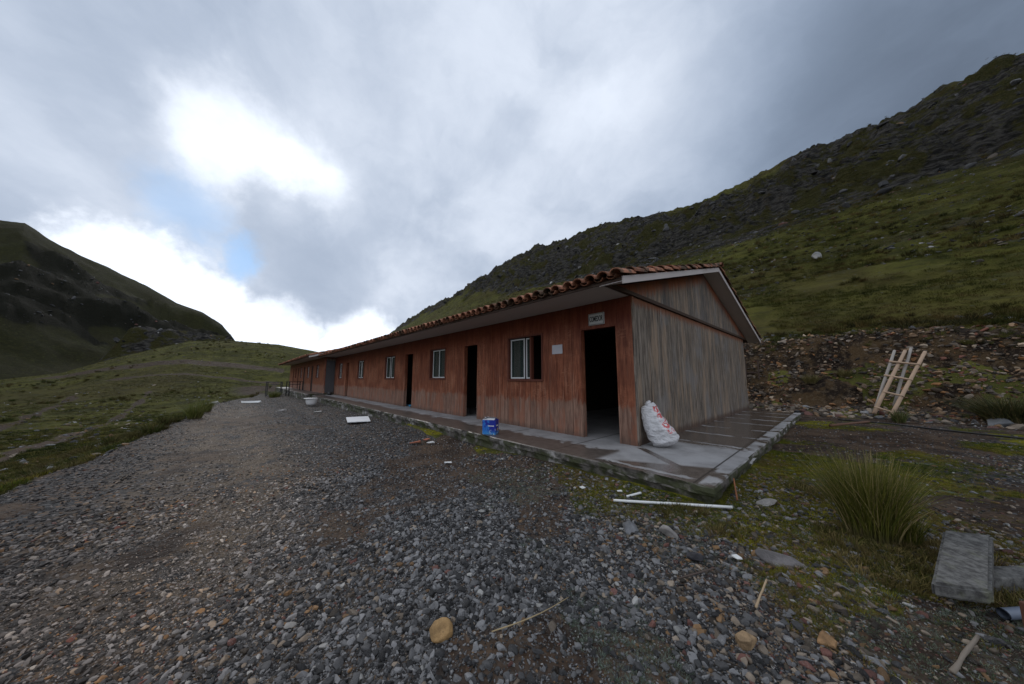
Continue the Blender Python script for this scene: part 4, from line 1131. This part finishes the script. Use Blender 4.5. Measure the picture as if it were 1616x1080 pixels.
for a_ in (
    ('rock', -.36, 1.66, .062, .85, OCH, 11, 'round ochre rock on the gravel in the foreground', .1, .4, (1, 1)),
    ('rock', 1.13, 1.60, .055, .8, (.30, .20, .11), 12, 'tan rounded rock in the stones at lower right of the gravel', .1, 1.0, (1, .9)),
    ('rock', .99, 2.70, .085, .75, GREY, 13, 'grey pyramid-shaped rock on the moss just below the white pipe', .1, .2, (1, .9)),
    ('rock', 1.25, 2.58, .085, .7, PALE, 14, 'pale lumpy rock half sunk in moss, right of the grey pyramid rock', .15, 2.0, (1.2, .8)),
    ('rock', 1.27, 2.25, .058, .9, DARK, 15, 'almost black round rock among coloured pebbles', .1, 1.0, (1, 1)),
    ('rock', 1.82, 2.17, .12, .40, (.16, .145, .14), 16, 'flat grey slab rock beside the small white tile', .2, -.5, (1.25, .6)),
    ('rock', 2.42, 3.02, .12, .35, PALE, 17, 'flat pale rock in the moss near the platform corner', .2, .3, (1.1, .6)),
    ('rock', 1.52, 1.60, .050, .4, (.26, .15, .07), 18, 'orange flat rock in the stones in front of the tussock', .1, .5, (1, .7)),
    ('rock', -12.1, 9.4, .40, .45, (.20, .20, .195), 19, 'broad pale rock lying on the grass slope left of the yard', .1, .6, (1.4, .7)),
    ('rock', -16.5, 16.5, .55, .45, (.22, .21, .20), 20, 'long flat rock on the meadow edge far down the yard', .1, .9, (1.5, .7)),
    ('rock', 16.6, 8.9, .50, .7, (.17, .12, .085), 21, 'big brown boulder stuck in the earth bank right of the ladder', .3, .3, (1, .8)),
    ('rock', 12.6, 7.9, .55, .35, (.15, .155, .16), 22, 'large grey flat rock at the foot of the earth bank', .2, .3, (1.5, .8)),
    ('rock', 24.0, 22.5, .6, .5, (.24, .235, .22), 23, 'lone pale boulder on the green hillside above the roof corner', .2, .8, (1.3, .8)),
    ('rock', .85, 1.25, .06, .5, (.13, .135, .15), 24, 'bluish grey slate chunk at the bottom edge of the gravel', .1, .8, (1.1, .8)),
    ('rock', 2.7, 3.35, .06, .8, (.09, .09, .10), 25, 'dark grey round stone right of the platform corner', .1, .8, (1.1, .8)),
): mesh_rock(*a_)

# sack
m_sack, T, b = new_mat('woven_plastic')
oc = T.n('ShaderNodeTexCoord').outputs['Object']; X, Y, Z = T.sep(oc)
wv = T.m('MULTIPLY', T.m('ADD', T.m('SINE', T.m('MULTIPLY', Z, 900)), T.m('SINE', T.m('MULTIPLY', X, 900))), .25)
nl = T.noise(oc, 6, 5, .6)
c = T.mix(T.ss(nl, .35, .7), (.48, .47, .47), (.68, .67, .68))
c = T.mix(T.m('MULTIPLY', T.ss(T.noise(oc, 3, 4, .65), .56, .7), .5), c, (.25, .22, .19))
ua = T.attr('print', out='Fac')
ink = T.m('MULTIPLY', ua, T.ss(T.noise(oc, 22, 2, .5, .6), .47, .51))
c = T.mix(T.m('MULTIPLY', ink, .9), c, (.50, .04, .035))
cr1 = T.m('ABSOLUTE', T.m('SUBTRACT', T.noise(T.v('MULTIPLY', oc, (1, 1, 1.8)), 5, 3, .5, .8), .5)); cr2 = T.m('ABSOLUTE', T.m('SUBTRACT', T.noise(oc, 13, 3, .5, .5), .5))
finish(T, b, c, .55, T.bump(T.m('ADD', T.m('MULTIPLY', wv, .02), T.m('ADD', T.m('MULTIPLY', cr1, 2.0), T.m('MULTIPLY', cr2, .7))), .035, .9), .3)
def make_sack():
    base = b2w(-.36, .30, 0); top = b2w(-.10, .16, .64)
    bx = empty('sack', base); tag(bx, 'full white woven sack with red print leaning on the grey gable', 'sack')
    ax = top - base; n = 34; seg = 40; V = []; F = []; pr = []
    to_cam = Vector((-base.x, -base.y, 0)).normalized(); sidev = ax.cross(to_cam).normalized(); dep = sidev.cross(ax).normalized()
    sag = sidev * -1
    for i_ in range(n):
        t = i_ / (n - 1)
        w = .20 * (min(1, (t + .03) / .13) ** .5) * (1 - .42 * max(0, t - .30) / .70)
        if t > .93: w *= 1 - (t - .93) * 2.0
        d_ = .155 * (min(1, (t + .03) / .15) ** .5) * (1 - .70 * max(0, t - .45) / .55)
        c_ = ax * t + Vector((0, 0, .035)) * (1 - t)
        bow = math.sin(t * math.pi) * .045
        c_ = c_ - sidev * bow * 1.0
        for k in range(seg):
            a_ = 2 * math.pi * k / seg; ca_, sa_ = math.cos(a_), math.sin(a_)
            f = 1 + .10 * (fbm(np.array([k * .45 + 3 * math.sin(t * 4)]), np.array([t * 9.0]), 3, 77)[0] - .5) + .035 * math.sin(t * 23 + 2.2 * math.sin(a_ * 2 + t * 3)) + .03 * math.sin(t * 41 + 3 * math.cos(a_ * 3 + t * 5))
            ex = abs(ca_) ** .8 * (1 if ca_ > 0 else -1); ey = abs(sa_) ** .8 * (1 if sa_ > 0 else -1)
            V.append(tuple(c_ + sidev * ex * w * f + dep * ey * d_ * f))
            pr.append(1.0 if (.25 < t < .92 and abs(a_ - pr_ang) < .42) else 0.0)
    for i_ in range(n - 1):
        for k in range(seg):
            k2 = (k + 1) % seg; F.append((i_ * seg + k, i_ * seg + k2, (i_ + 1) * seg + k2, (i_ + 1) * seg + k))
    F.append(tuple(reversed(range(seg)))); F.append(tuple((n - 1) * seg + k for k in range(seg)))
    mb = MB(); mb.v = V; mb.f = F; mb.c = [.5] * len(F)
    o = mb.build('bag', m_sack, bx, smooth=True)
    at = o.data.attributes.new('print', 'FLOAT', 'POINT'); at.data.foreach_set('value', np.array(pr, np.float32))
    md = o.modifiers.new('s', 'SUBSURF'); md.levels = 1; md.render_levels = 1
    # keep it on the slab and off the wall
    for v in o.data.vertices:
        v.co.z = max(v.co.z, .004)
        w_ = bx.location + v.co; q_ = -SY * w_.x + CY * w_.y + CU
        if q_ > -.03:
            k_ = q_ + .03; v.co.x += SY * k_; v.co.y -= CY * k_
    # tied neck
    tp = ax + Vector((0, 0, .0)); nk = MB()
    P = [tp - ax * .02, tp + ax * .02 + sidev * .035, tp + ax * .04 + sidev * .07]
    P = [Vector(p) - sidev * 0 for p in P]
    for p in P:
        w_ = bx.location + p; q_ = -SY * w_.x + CY * w_.y + CU
        if q_ > -.06: p.x += SY * (q_ + .06); p.y -= CY * (q_ + .06)
    nk.tube(P, [.05, .032, .014], 10, wob=.2); nk.build('neck', m_sack, bx, smooth=True)
pr_ang = 0.55
make_sack()

# blue carton
def carton():
    p = b2w(2.39, -1.02, 0); r = empty('carton', p, R(-14))
    tag(r, 'blue cardboard box with ragged open white top standing on the platform edge', 'box')
    m, T, b = new_mat('blue_print')
    oc = T.n('ShaderNodeTexCoord').outputs['Object']; X, Y, Z = T.sep(oc)
    c = T.mix(T.ss(T.m('ADD', Z, T.m('MULTIPLY', T.noise(oc, 9, 4), .10)), .16, .03), (.008, .020, .26), (.05, .26, .55))
    c = T.mix(T.m('MULTIPLY', T.ss(T.noise(oc, 24, 3), .60, .66), T.ss(Z, .13, .05)), c, (.5, .6, .65))
    c = T.mix(T.m('MULTIPLY', T.ss(T.m('ABSOLUTE', T.m('SUBTRACT', X, -.06)), .075, .06), T.m('MULTIPLY', T.ss(T.noise(oc, 14, 3), .44, .5), .6)), c, (.02, .22, .62))
    finish(T, b, c, .45, None, .4)
    bm_ = MB(); h = .265; w = .13; d = .10; t = .004
    bm_.box(-w, w, -d, -d + t, .003, h, .5); bm_.box(-w, w, d - t, d, .003, h, .5); bm_.box(-w, -w + t, -d + t, d - t, .003, h, .5); bm_.box(w - t, w, -d + t, d - t, .003, h, .5); bm_.box(-w + t, w - t, -d + t, d - t, .003, .007, .5)
    bo = bm_.build('carton_body', m, r)
    fl = MB(); Mx = Matrix.Translation((0, -d + .002, h)) @ Matrix.Rotation(R(12), 4, 'X')
    fl.box(-w + .006, w - .03, 0, .09, 0, .003, .5, Mx, .002)
    Mx = Matrix.Translation((0, d - .002, h)) @ Matrix.Rotation(R(-24), 4, 'X'); fl.box(-w, w - .01, -.085, 0, 0, .003, .5, Mx, .002)
    Mx = Matrix.Translation((-w, 0, h)) @ Matrix.Rotation(R(-30), 4, 'Y'); fl.box(0, .07, -d + .01, d - .02, .004, .007, .5, Mx, .002)
    fl.build('flap', simple('carton_white', (.60, .60, .62), .7, 20, .15), r)
    lg = MB(); lg.box(w + .0005, w + .0015, -.055, .06, .145, .172, .5); lg.box(-.02, .10, -d - .0015, -d - .0005, .150, .166, .5); lg.build('white_band', M_white, r)
    mk = MB(); mk.tube([(w + .0005, .02, .085), (w + .002, .02, .085)], .030, 18); mk.build('round_mark', simple('tan_print', (.42, .25, .11), .5, 30, .3), r)
carton()

# white board on the gravel
WH = simple('white_board', (.72, .72, .72), .5, 6, .08)
p = Vector((-4.55, 8.95, 0)); z = H(p.x, p.y)
bd = MB(); i = 0
Q = [(-4.66, 8.66), (-4.10, 8.86), (-4.58, 9.72), (-5.14, 9.46)]
hz = [H(*q_) + .055 for q_ in Q]
cx_, cy_ = -4.67, 9.2
top = [(q_[0] - cx_, q_[1] - cy_, hz[k] + (.05 if k > 1 else .02)) for k, q_ in enumerate(Q)]
bd.v = [(a_, b_, c_ - .02) for a_, b_, c_ in top] + top
bd.f = [(3, 2, 1, 0), (4, 5, 6, 7)] + [(k, (k + 1) % 4, 4 + (k + 1) % 4, 4 + k) for k in range(4)]; bd.c = [.5] * 6
tag(bd.build('board', WH, loc=(cx_, cy_, 0)), 'white rectangular board lying on the dark gravel before the platform', 'board')

# white bowl and lid by the far platform
bx_, by_ = -9.9, 15.0; zb = H(bx_, by_)
rt = empty('basin', (bx_, by_, zb + .02), .4); tag(rt, 'white rounded basin with a flat rim where the two platforms meet', 'basin')
prof = [(.02, .03), (.13, .02), (.19, .08), (.215, .18), (.225, .30), (.235, .34), (.20, .335), (.19, .28), (.16, .12), (.02, .08)]
bs = MB(); n = 28
for r__, z__ in prof:
    for k in range(n):
        t = 2 * math.pi * k / n; bs.v.append((r__ * math.cos(t) * 1.15, r__ * math.sin(t), z__))
for a_ in range(len(prof) - 1):
    for k in range(n): bs.f.append((a_ * n + k, a_ * n + (k + 1) % n, (a_ + 1) * n + (k + 1) % n, (a_ + 1) * n + k)); bs.c.append(.5)
bs.build('bowl', M_white, rt, smooth=True)
ld = MB(); ld.tube([(-.05, 0, .345), (-.05, 0, .37)], .30, 24); ld.build('lid', M_white, rt, bevel=.006)

# black metal frames at the end of the yard
M_metal = simple('black_metal', (.02, .02, .022), .5, 20, .3, .001, .5, .3)
def desk(x, y, rz, label):
    r = empty('table_frame', (x, y, H(x, y)), rz); tag(r, label, 'metal frame', 'black metal frames at the end of the yard')
    for sx in (-.45, .45):
        for sy in (-.27, .27):
            q_ = MB(); q_.box(sx - .025, sx + .025, sy - .025, sy + .025, 0, 1.12, .5); q_.build('leg', M_metal, r)
    q_ = MB()
    for sy in (-.27, .27): q_.box(-.425, .425, sy - .02, sy + .02, 1.06, 1.10, .5)
    for sx in (-.45, .45): q_.box(sx - .02, sx + .02, -.245, .245, 1.06, 1.10, .5)
    q_.build('top_frame', M_metal, r)
    q_ = MB(); q_.box(-.43, .43, .25, .29, .25, .29, .5); q_.build('crossbar', M_metal, r)
    q_ = MB(); q_.box(-.43, .43, -.02, .02, .86, .90, .5); q_.build('crossbar', M_metal, r)
    return r
desk(-18.6, 23.6, R(30), 'open black metal table frame, left of the pair by the far platform')
desk(-17.15, 23.8, R(55), 'open black metal table frame, right of the pair by the far platform')

# litter and bits
def stick(name, a_, b_, rad, mat, label, cat, seg=8, lift=.0, wob=.0, bend=0):
    a_ = Vector((a_[0], a_[1], H(a_[0], a_[1]) + rad + (a_[2] if len(a_) > 2 else 0))); b_ = Vector((b_[0], b_[1], H(b_[0], b_[1]) + rad + (b_[2] if len(b_) > 2 else 0)))
    mb = MB(); n = 7; side_ = (b_ - a_).cross(Vector((0, 0, 1))).normalized()
    mb.tube([a_.lerp(b_, t / n) - a_ + side_ * bend * math.sin(math.pi * t / n) for t in range(n + 1)], [rad * (1 - .25 * wob * t / n) for t in range(n + 1)], seg, wob=wob * .25)
    return tag(mb.build(name, mat, smooth=True, loc=a_), label, cat)
PVC = simple('white_plastic', (.66, .66, .64), .4, 12, .12)
WOODS = simple('grey_stick', (.20, .165, .13), .85, 25, .5)
ORW = simple('orange_stick', (.22, .085, .035), .8, 25, .5)
stick('pipe', (1.03, 3.20, .015), (2.02, 2.90, .03), .0125, PVC, 'long white plastic pipe lying on the moss before the platform corner', 'pipe', 12)
stick('pipe', (1.20, 3.29, .01), (1.37, 3.34, .012), .011, PVC, 'short white plastic offcut beside the long white pipe', 'pipe', 10)
def scrap(x, y, s, label, mat=PVC, h=.006, asp=1.0, rz=0, lift=.03):
    mb = MB(); mb.box(-s, s, -s * asp, s * asp, 0, h, .5, None, s * .12); o = mb.build('scrap', mat, loc=(x, y, H(x, y) + lift), rotz=rz)
    o.rotation_euler = (random.uniform(-.12, .12), random.uniform(-.12, .12), rz); return tag(o, label, 'scrap')
scrap(1.16, 3.39, .024, 'tiny white chip just left of the short pipe offcut', asp=.6)
scrap(.80, 3.57, .028, 'small crumpled white scrap in the grass left of the pipes', rz=.7, asp=.8)
scrap(1.545, 2.215, .021, 'small square white tile lying on the stones', h=.008, rz=.15)
scrap(-.98, 4.75, .055, 'white chip on the gravel near the mossy platform edge', asp=.4, rz=.3)
scrap(-7.6, 11.9, .13, 'white crumpled scrap on the gravel left of the white board', asp=.5, rz=.5, h=.03)
scrap(-9.2, 12.2, .12, 'pale broken piece on gravel farther off than the white scrap', mat=simple('pale_chunk', (.36, .34, .32), .8), asp=.7, h=.06)
scrap(-14.1, 16.4, .55, 'flat white plank on the gravel far down the yard', asp=.12, rz=-.1, h=.06, lift=.08)
scrap(-1.62, 6.12, .07, 'white torn scrap beside the broken orange tile', asp=.5, rz=.9, h=.02)
RED = simple('broken_clay', (.36, .12, .065), .85, 15, .4)
for k, (x, y, s, rz) in enumerate(((-1.95, 6.22, .10, .3), (-1.78, 6.42, .07, 1.2))):
    scrap(x, y, s, ('larger' if k == 0 else 'smaller') + ' broken orange clay tile piece on the gravel', RED, .02, .5, rz)
stick('twig', (-.10, 1.63, .04), (.32, 1.86, .05), .003, simple('straw', (.32, .24, .13), .8), 'thin dry straw stalk lying across the gravel', 'twig', 6, wob=1, bend=.02)
stick('stick', (1.33, 1.79, .02), (1.52, 1.94, .06), .006, simple('pale_stick', (.36, .26, .16), .8, 30, .4), 'short pale stick lying among stones and moss', 'stick', 6, wob=1)
stick('stick', (2.215, 3.10, .0), (2.34, 3.30, .15), .008, ORW, 'orange-brown wooden stake leaning at the platform corner', 'stick', 6, wob=1)
stick('stick', (1.86, 1.42, .008), (2.17, 1.545, .022), .0085, WOODS, 'grey splintered stick on the moss at lower right', 'stick', 5, wob=1)
stick('stick', (1.06, 2.08, .01), (1.33, 2.12, .02), .006, simple('dark_stick', (.07, .05, .04), .8), 'thin dark twig near the black round rock', 'stick', 6, wob=1)
def hose():
    P = [(9.6, 9.0), (10.1, 8.2), (10.15, 7.3), (10.2, 6.3), (10.6, 5.2)]
    mb = MB(); mb.tube([(x - 9.6, y - 9.0, H(x, y) + .02) for x, y in P], .018, 8)
    tag(mb.build('hose', simple('dark_pipe', (.03, .028, .026), .6), smooth=True, loc=(9.6, 9.0, 0)), 'dark pipe lying on the ground in front of the stone row', 'pipe')
hose()
# plank pieces at foot of bank
stick('timber', (8.0, 7.7, .0), (9.8, 8.4, .0), .035, simple('old_timber', (.11, .055, .032), .85, 20, .4), 'reddish timber pole lying at the foot of the bank', 'timber', 6, wob=.5)

# grey pipe end and brown post at the right edge
gp = MB(); a_ = Vector((2.48, 1.66, H(2.48, 1.66) + .035)); b_ = Vector((3.4, 1.70, H(3.4, 1.70) + .06))
n = 16; dirp = (b_ - a_).normalized()
gp.tube([Vector((0, 0, 0)), b_ - a_], .024, 18, caps=False); gp.tube([b_ - a_, Vector((0, 0, 0))], .019, 18, caps=False)
for k in range(18): pass
tag(gp.build('pipe', simple('grey_plastic', (.12, .14, .18), .4, 8, .15), smooth=True, loc=a_), 'blue-grey plastic pipe end poking in at the right edge', 'pipe')
po = MB(); po.box(-.045, .045, -.045, .045, -.06, .24, .5, None, .004)
tag(po.build('post', simple('brown_post', (.085, .036, .022), .8, 18, .4), loc=(2.275, 1.40, H(2.275, 1.40)), bevel=.006), 'short brown wooden post cut off by the lower right corner', 'post')

# thick weathered grey block on a low beam
m_blk, T, b = new_mat('old_grey_block')
oc = T.n('ShaderNodeTexCoord').outputs['Object']; X, Y, Z = T.sep(oc)
n1_ = T.noise(oc, 24, 6, .7); n2_ = T.noise(oc, 4, 5, .6); n3_ = T.noise(oc, 45, 4, .7)
c = T.mix(T.ss(n1_, .35, .65), (.055, .052, .049), (.15, .145, .135))
c = T.mix(T.m('MULTIPLY', T.ss(n2_, .52, .66), .55), c, (.17, .175, .095))
c = T.mix(T.m('MULTIPLY', T.ss(T.m('ABSOLUTE', T.m('ADD', X, T.m('MULTIPLY', T.m('SUBTRACT', n2_, .5), .03))), .006, .0), .8), c, (.02, .02, .018))
finish(T, b, c, .85, T.bump(T.m('ADD', n3_, T.m('MULTIPLY', n2_, .3)), .006, .7), .2)
def block():
    bz = H(2.9, 2.1)
    r = empty('grey_block', (0, 0, 0)); tag(r, 'thick flat-topped grey weathered block sitting in the moss at the right', 'block')
    import bmesh
    A = [Vector(p) for p in ((2.197, 1.706), (2.424, 1.649), (3.20, 2.13), (2.96, 2.19))]
    zt = .235; hh = .07
    cx = sum((p.x for p in A)) / 4; cy = sum((p.y for p in A)) / 4
    bm = bmesh.new()
    vs = [bm.verts.new((p.x - cx, p.y - cy, zt - hh + (.03 if k > 1 else 0))) for k, p in enumerate(A)] + [bm.verts.new((p.x - cx, p.y - cy, zt + (.03 if k > 1 else 0))) for k, p in enumerate(A)]
    for f in ((3, 2, 1, 0), (4, 5, 6, 7), (0, 1, 5, 4), (1, 2, 6, 5), (2, 3, 7, 6), (3, 0, 4, 7)): bm.faces.new([vs[q_] for q_ in f])
    bmesh.ops.bevel(bm, geom=list(bm.edges), offset=.012, segments=2, affect='EDGES')
    bmesh.ops.subdivide_edges(bm, edges=list(bm.edges), cuts=5, use_grid_fill=True)
    for v in bm.verts:
        v.co.z += .010 * (fbm(np.array([v.co.x * 14]), np.array([v.co.y * 14]), 3, 3)[0] - .5)
        v.co.x += .008 * (fbm(np.array([v.co.y * 20]), np.array([v.co.z * 20]), 3, 5)[0] - .5)
    me = bpy.data.meshes.new('slab'); bm.to_mesh(me); bm.free(); me.materials.append(m_blk)
    r.location = (cx, cy, 0)
    o = bpy.data.objects.new('slab', me); COL.objects.link(o); o.parent = r
    bb = MB(); bb.box(-.10, 1.0, -.06, .05, bz - .02, zt - hh - .003, .5, Matrix.Rotation(R(2), 4, 'Z'))
    bb.build('beam', m_blk, r, bevel=.008)
block()

# ladder: two leaning pole frames
POLE = simple('pale_pole', (.36, .25, .17), .8, 14, .35)
POLE2 = simple('grey_pole', (.28, .25, .22), .8, 14, .35)
def bank_point(px, pyv): return px, pyv
def pole(nm, a_, b_, rad, mat, parent, org, seg=8):
    mb = MB(); a_ = Vector(a_) - org; b_ = Vector(b_) - org
    mb.tube([a_.lerp(b_, t / 5) + Vector((random.uniform(-.008, .008), random.uniform(-.008, .008), 0)) for t in range(6)], [rad * (1.1 - .04 * t) for t in range(6)], seg, wob=.05)
    return mb.build(nm, mat, parent, smooth=True)
def ladder():
    f0 = Vector((11.18, 9.41, .22)); f1 = Vector((11.29, 9.14, .10)); t0 = Vector((12.81, 9.69, 2.19)); t1 = Vector((12.99, 9.35, 2.13))
    r = empty('ladder', f1); tag(r, 'rustic double pole ladder leaning against the earth bank', 'ladder')
    pole('rail', f0, t0, .045, POLE, r, f1); pole('rail', f1, t1, .045, POLE, r, f1)
    g0 = Vector((11.35, 9.55, .25)); s0 = Vector((12.62, 9.80, 2.21))
    for k in (.09, .33, .57, .80):
        a_ = f0.lerp(t0, k); b_ = f1.lerp(t1, k)
        if k > .5: a_ = g0.lerp(s0, k + .01)
        d_ = (b_ - a_).normalized() * .05
        pole('rung', a_ - d_ + Vector((-.035, -.03, 0)), b_ + d_ + Vector((-.035, -.03, 0)), .030, POLE, r, f1)
    g0 = Vector((11.35, 9.55, .25)); g1 = Vector((11.75, 9.35, .45)); s0 = Vector((12.62, 9.80, 2.21)); s1 = Vector((12.98, 9.66, 2.28))
    pole('rail', g0, s0, .038, POLE2, r, f1); pole('rail', g1, s1, .038, POLE2, r, f1)
    for k in (.5, .74):
        pole('rung', g0.lerp(s0, k), g1.lerp(s1, k), .02, POLE2, r, f1)
ladder()
# small wooden trestle behind the building corner
def trestle():
    c0 = Vector((10.62, 13.25, H(10.62, 13.25))); r = empty('trestle', c0, R(-40)); tag(r, 'small wooden trestle with four posts behind the gable end', 'trestle')
    for sx in (-.22, .22):
        for sy in (-.2, .2):
            q_ = MB(); q_.box(sx - .025, sx + .025, sy - .025, sy + .025, -.03, .8, .5); q_.build('leg', M_dark, r)
    q_ = MB(); q_.box(-.22, .22, -.165, -.125, .24, .30, .5); q_.box(-.22, .22, .125, .165, .24, .30, .5); q_.box(-.05, .05, -.12, .12, .26, .29, .5); q_.build('rail', M_dark, r)
trestle()
# blue cloth in the third doorway
cl = MB(); n = 9
for i_ in range(n):
    for j_ in range(n):
        x = (i_ / (n - 1) - .5) * .52; y = (j_ / (n - 1) - .5) * .42
        cl.v.append((x, y, .01 + .09 * fbm(np.array([i_ * .6]), np.array([j_ * .6]), 3, 5)[0]))
for i_ in range(n - 1):
    for j_ in range(n - 1): q_ = i_ * n + j_; cl.f.append((q_, q_ + 1, q_ + n + 1, q_ + n)); cl.c.append(.5)
tag(cl.build('plastic_sheet', simple('blue_sheet', (.08, .30, .50), .4, 10, .3), loc=b2w(8.5, .22, 0), rotz=BROT, smooth=True), 'crumpled light blue sheet in the third doorway', 'sheet')
# bucket-like pots by the far end door
pt = MB(); pt.tube([(0, 0, 0), (0, 0, .10), (0, 0, .2)], [.10, .13, .12], 12)
tag(pt.build('pot', simple('dark_pot', (.03, .03, .03), .5), loc=b2w(19.4, -.35, 0), smooth=True), 'small dark pot on the platform near the grey end door', 'pot')

# big tussock
def tussock(x, y, h, spread, n, seed, label, cols, lean=1.0, width=.006):
    V, F = strip_blades(n, h, spread, width, seed, lean=lean, segs=6, curve=.75)
    rs = np.random.default_rng(seed + 1)
    me = fast_mesh('tussock_grass', V, F)
    a = me.attributes.new('shade', 'FLOAT', 'FACE'); a.data.foreach_set('value', np.repeat(rs.uniform(0, 1, n), 6).astype(np.float32))
    m, T, b = new_mat('tussock_blades')
    sh = T.attr('shade', out='Fac'); Z = T.sep(T.n('ShaderNodeTexCoord').outputs['Object'])[2]
    c = T.mix(T.ss(sh, .0, .8), cols[0], cols[1]); c = T.mix(T.ss(sh, .80, .84), c, cols[2])
    c = T.mix(T.m('MULTIPLY', T.ss(Z, h * .22, 0), .8), c, (.11, .085, .045))
    finish(T, b, c, .6, None, .3)
    me.materials.append(m)
    o = bpy.data.objects.new('tussock_grass', me); COL.objects.link(o); o.location = (x, y, H(x, y) - .02)
    return tag(o, label, 'grass tussock', 'bunch grass tussocks')
TC = [(.045, .055, .008), (.15, .145, .022), (.30, .23, .10)]
TC2 = [(.06, .08, .015), (.14, .15, .03), (.2, .17, .06)]
tussock(2.78, 2.46, .70, .14, 1900, 5, 'large green bunch-grass tussock beside the platform', TC, .50, .006)
tussock(2.93, 2.40, .34, .08, 340, 6, 'narrow tussock standing against the back of the grey block', TC, .5, .007)
tussock(12.9, 7.9, .80, .40, 1400, 7, 'dark tussock at the foot of the bank by the right edge', [(.03, .035, .010), (.075, .075, .022), (.14, .11, .04)], 1.2, .018)
tussock(11.6, 11.7, .42, .16, 400, 8, 'yellowish tussock at the bank foot left of the ladder', [(.08, .07, .02), (.13, .11, .035), (.2, .16, .06)], 1.0, .014)
tussock(12.4, 11.2, .38, .12, 300, 9, 'small yellow tuft between the yellowish tussock and the ladder', [(.08, .07, .02), (.13, .11, .035), (.2, .16, .06)], 1.0, .014)
tussock(10.9, 8.6, .42, .10, 260, 10, 'thin green tuft in the stone row right of the ladder', [(.05, .07, .015), (.10, .11, .03), (.18, .15, .06)], .7, .014)
tussock(-10.4, 10.0, .62, .16, 420, 12, 'bushy green tuft on the rim of the yard at the left', TC2, .7, .014)
tussock(-12.2, 12.1, .62, .16, 420, 13, 'green tuft behind another along the yard rim', TC2, .7, .014)
tussock(-17.4, 22.2, .50, .30, 500, 14, 'tuft of grass growing beside the black metal frames', TC2, .8, .02)
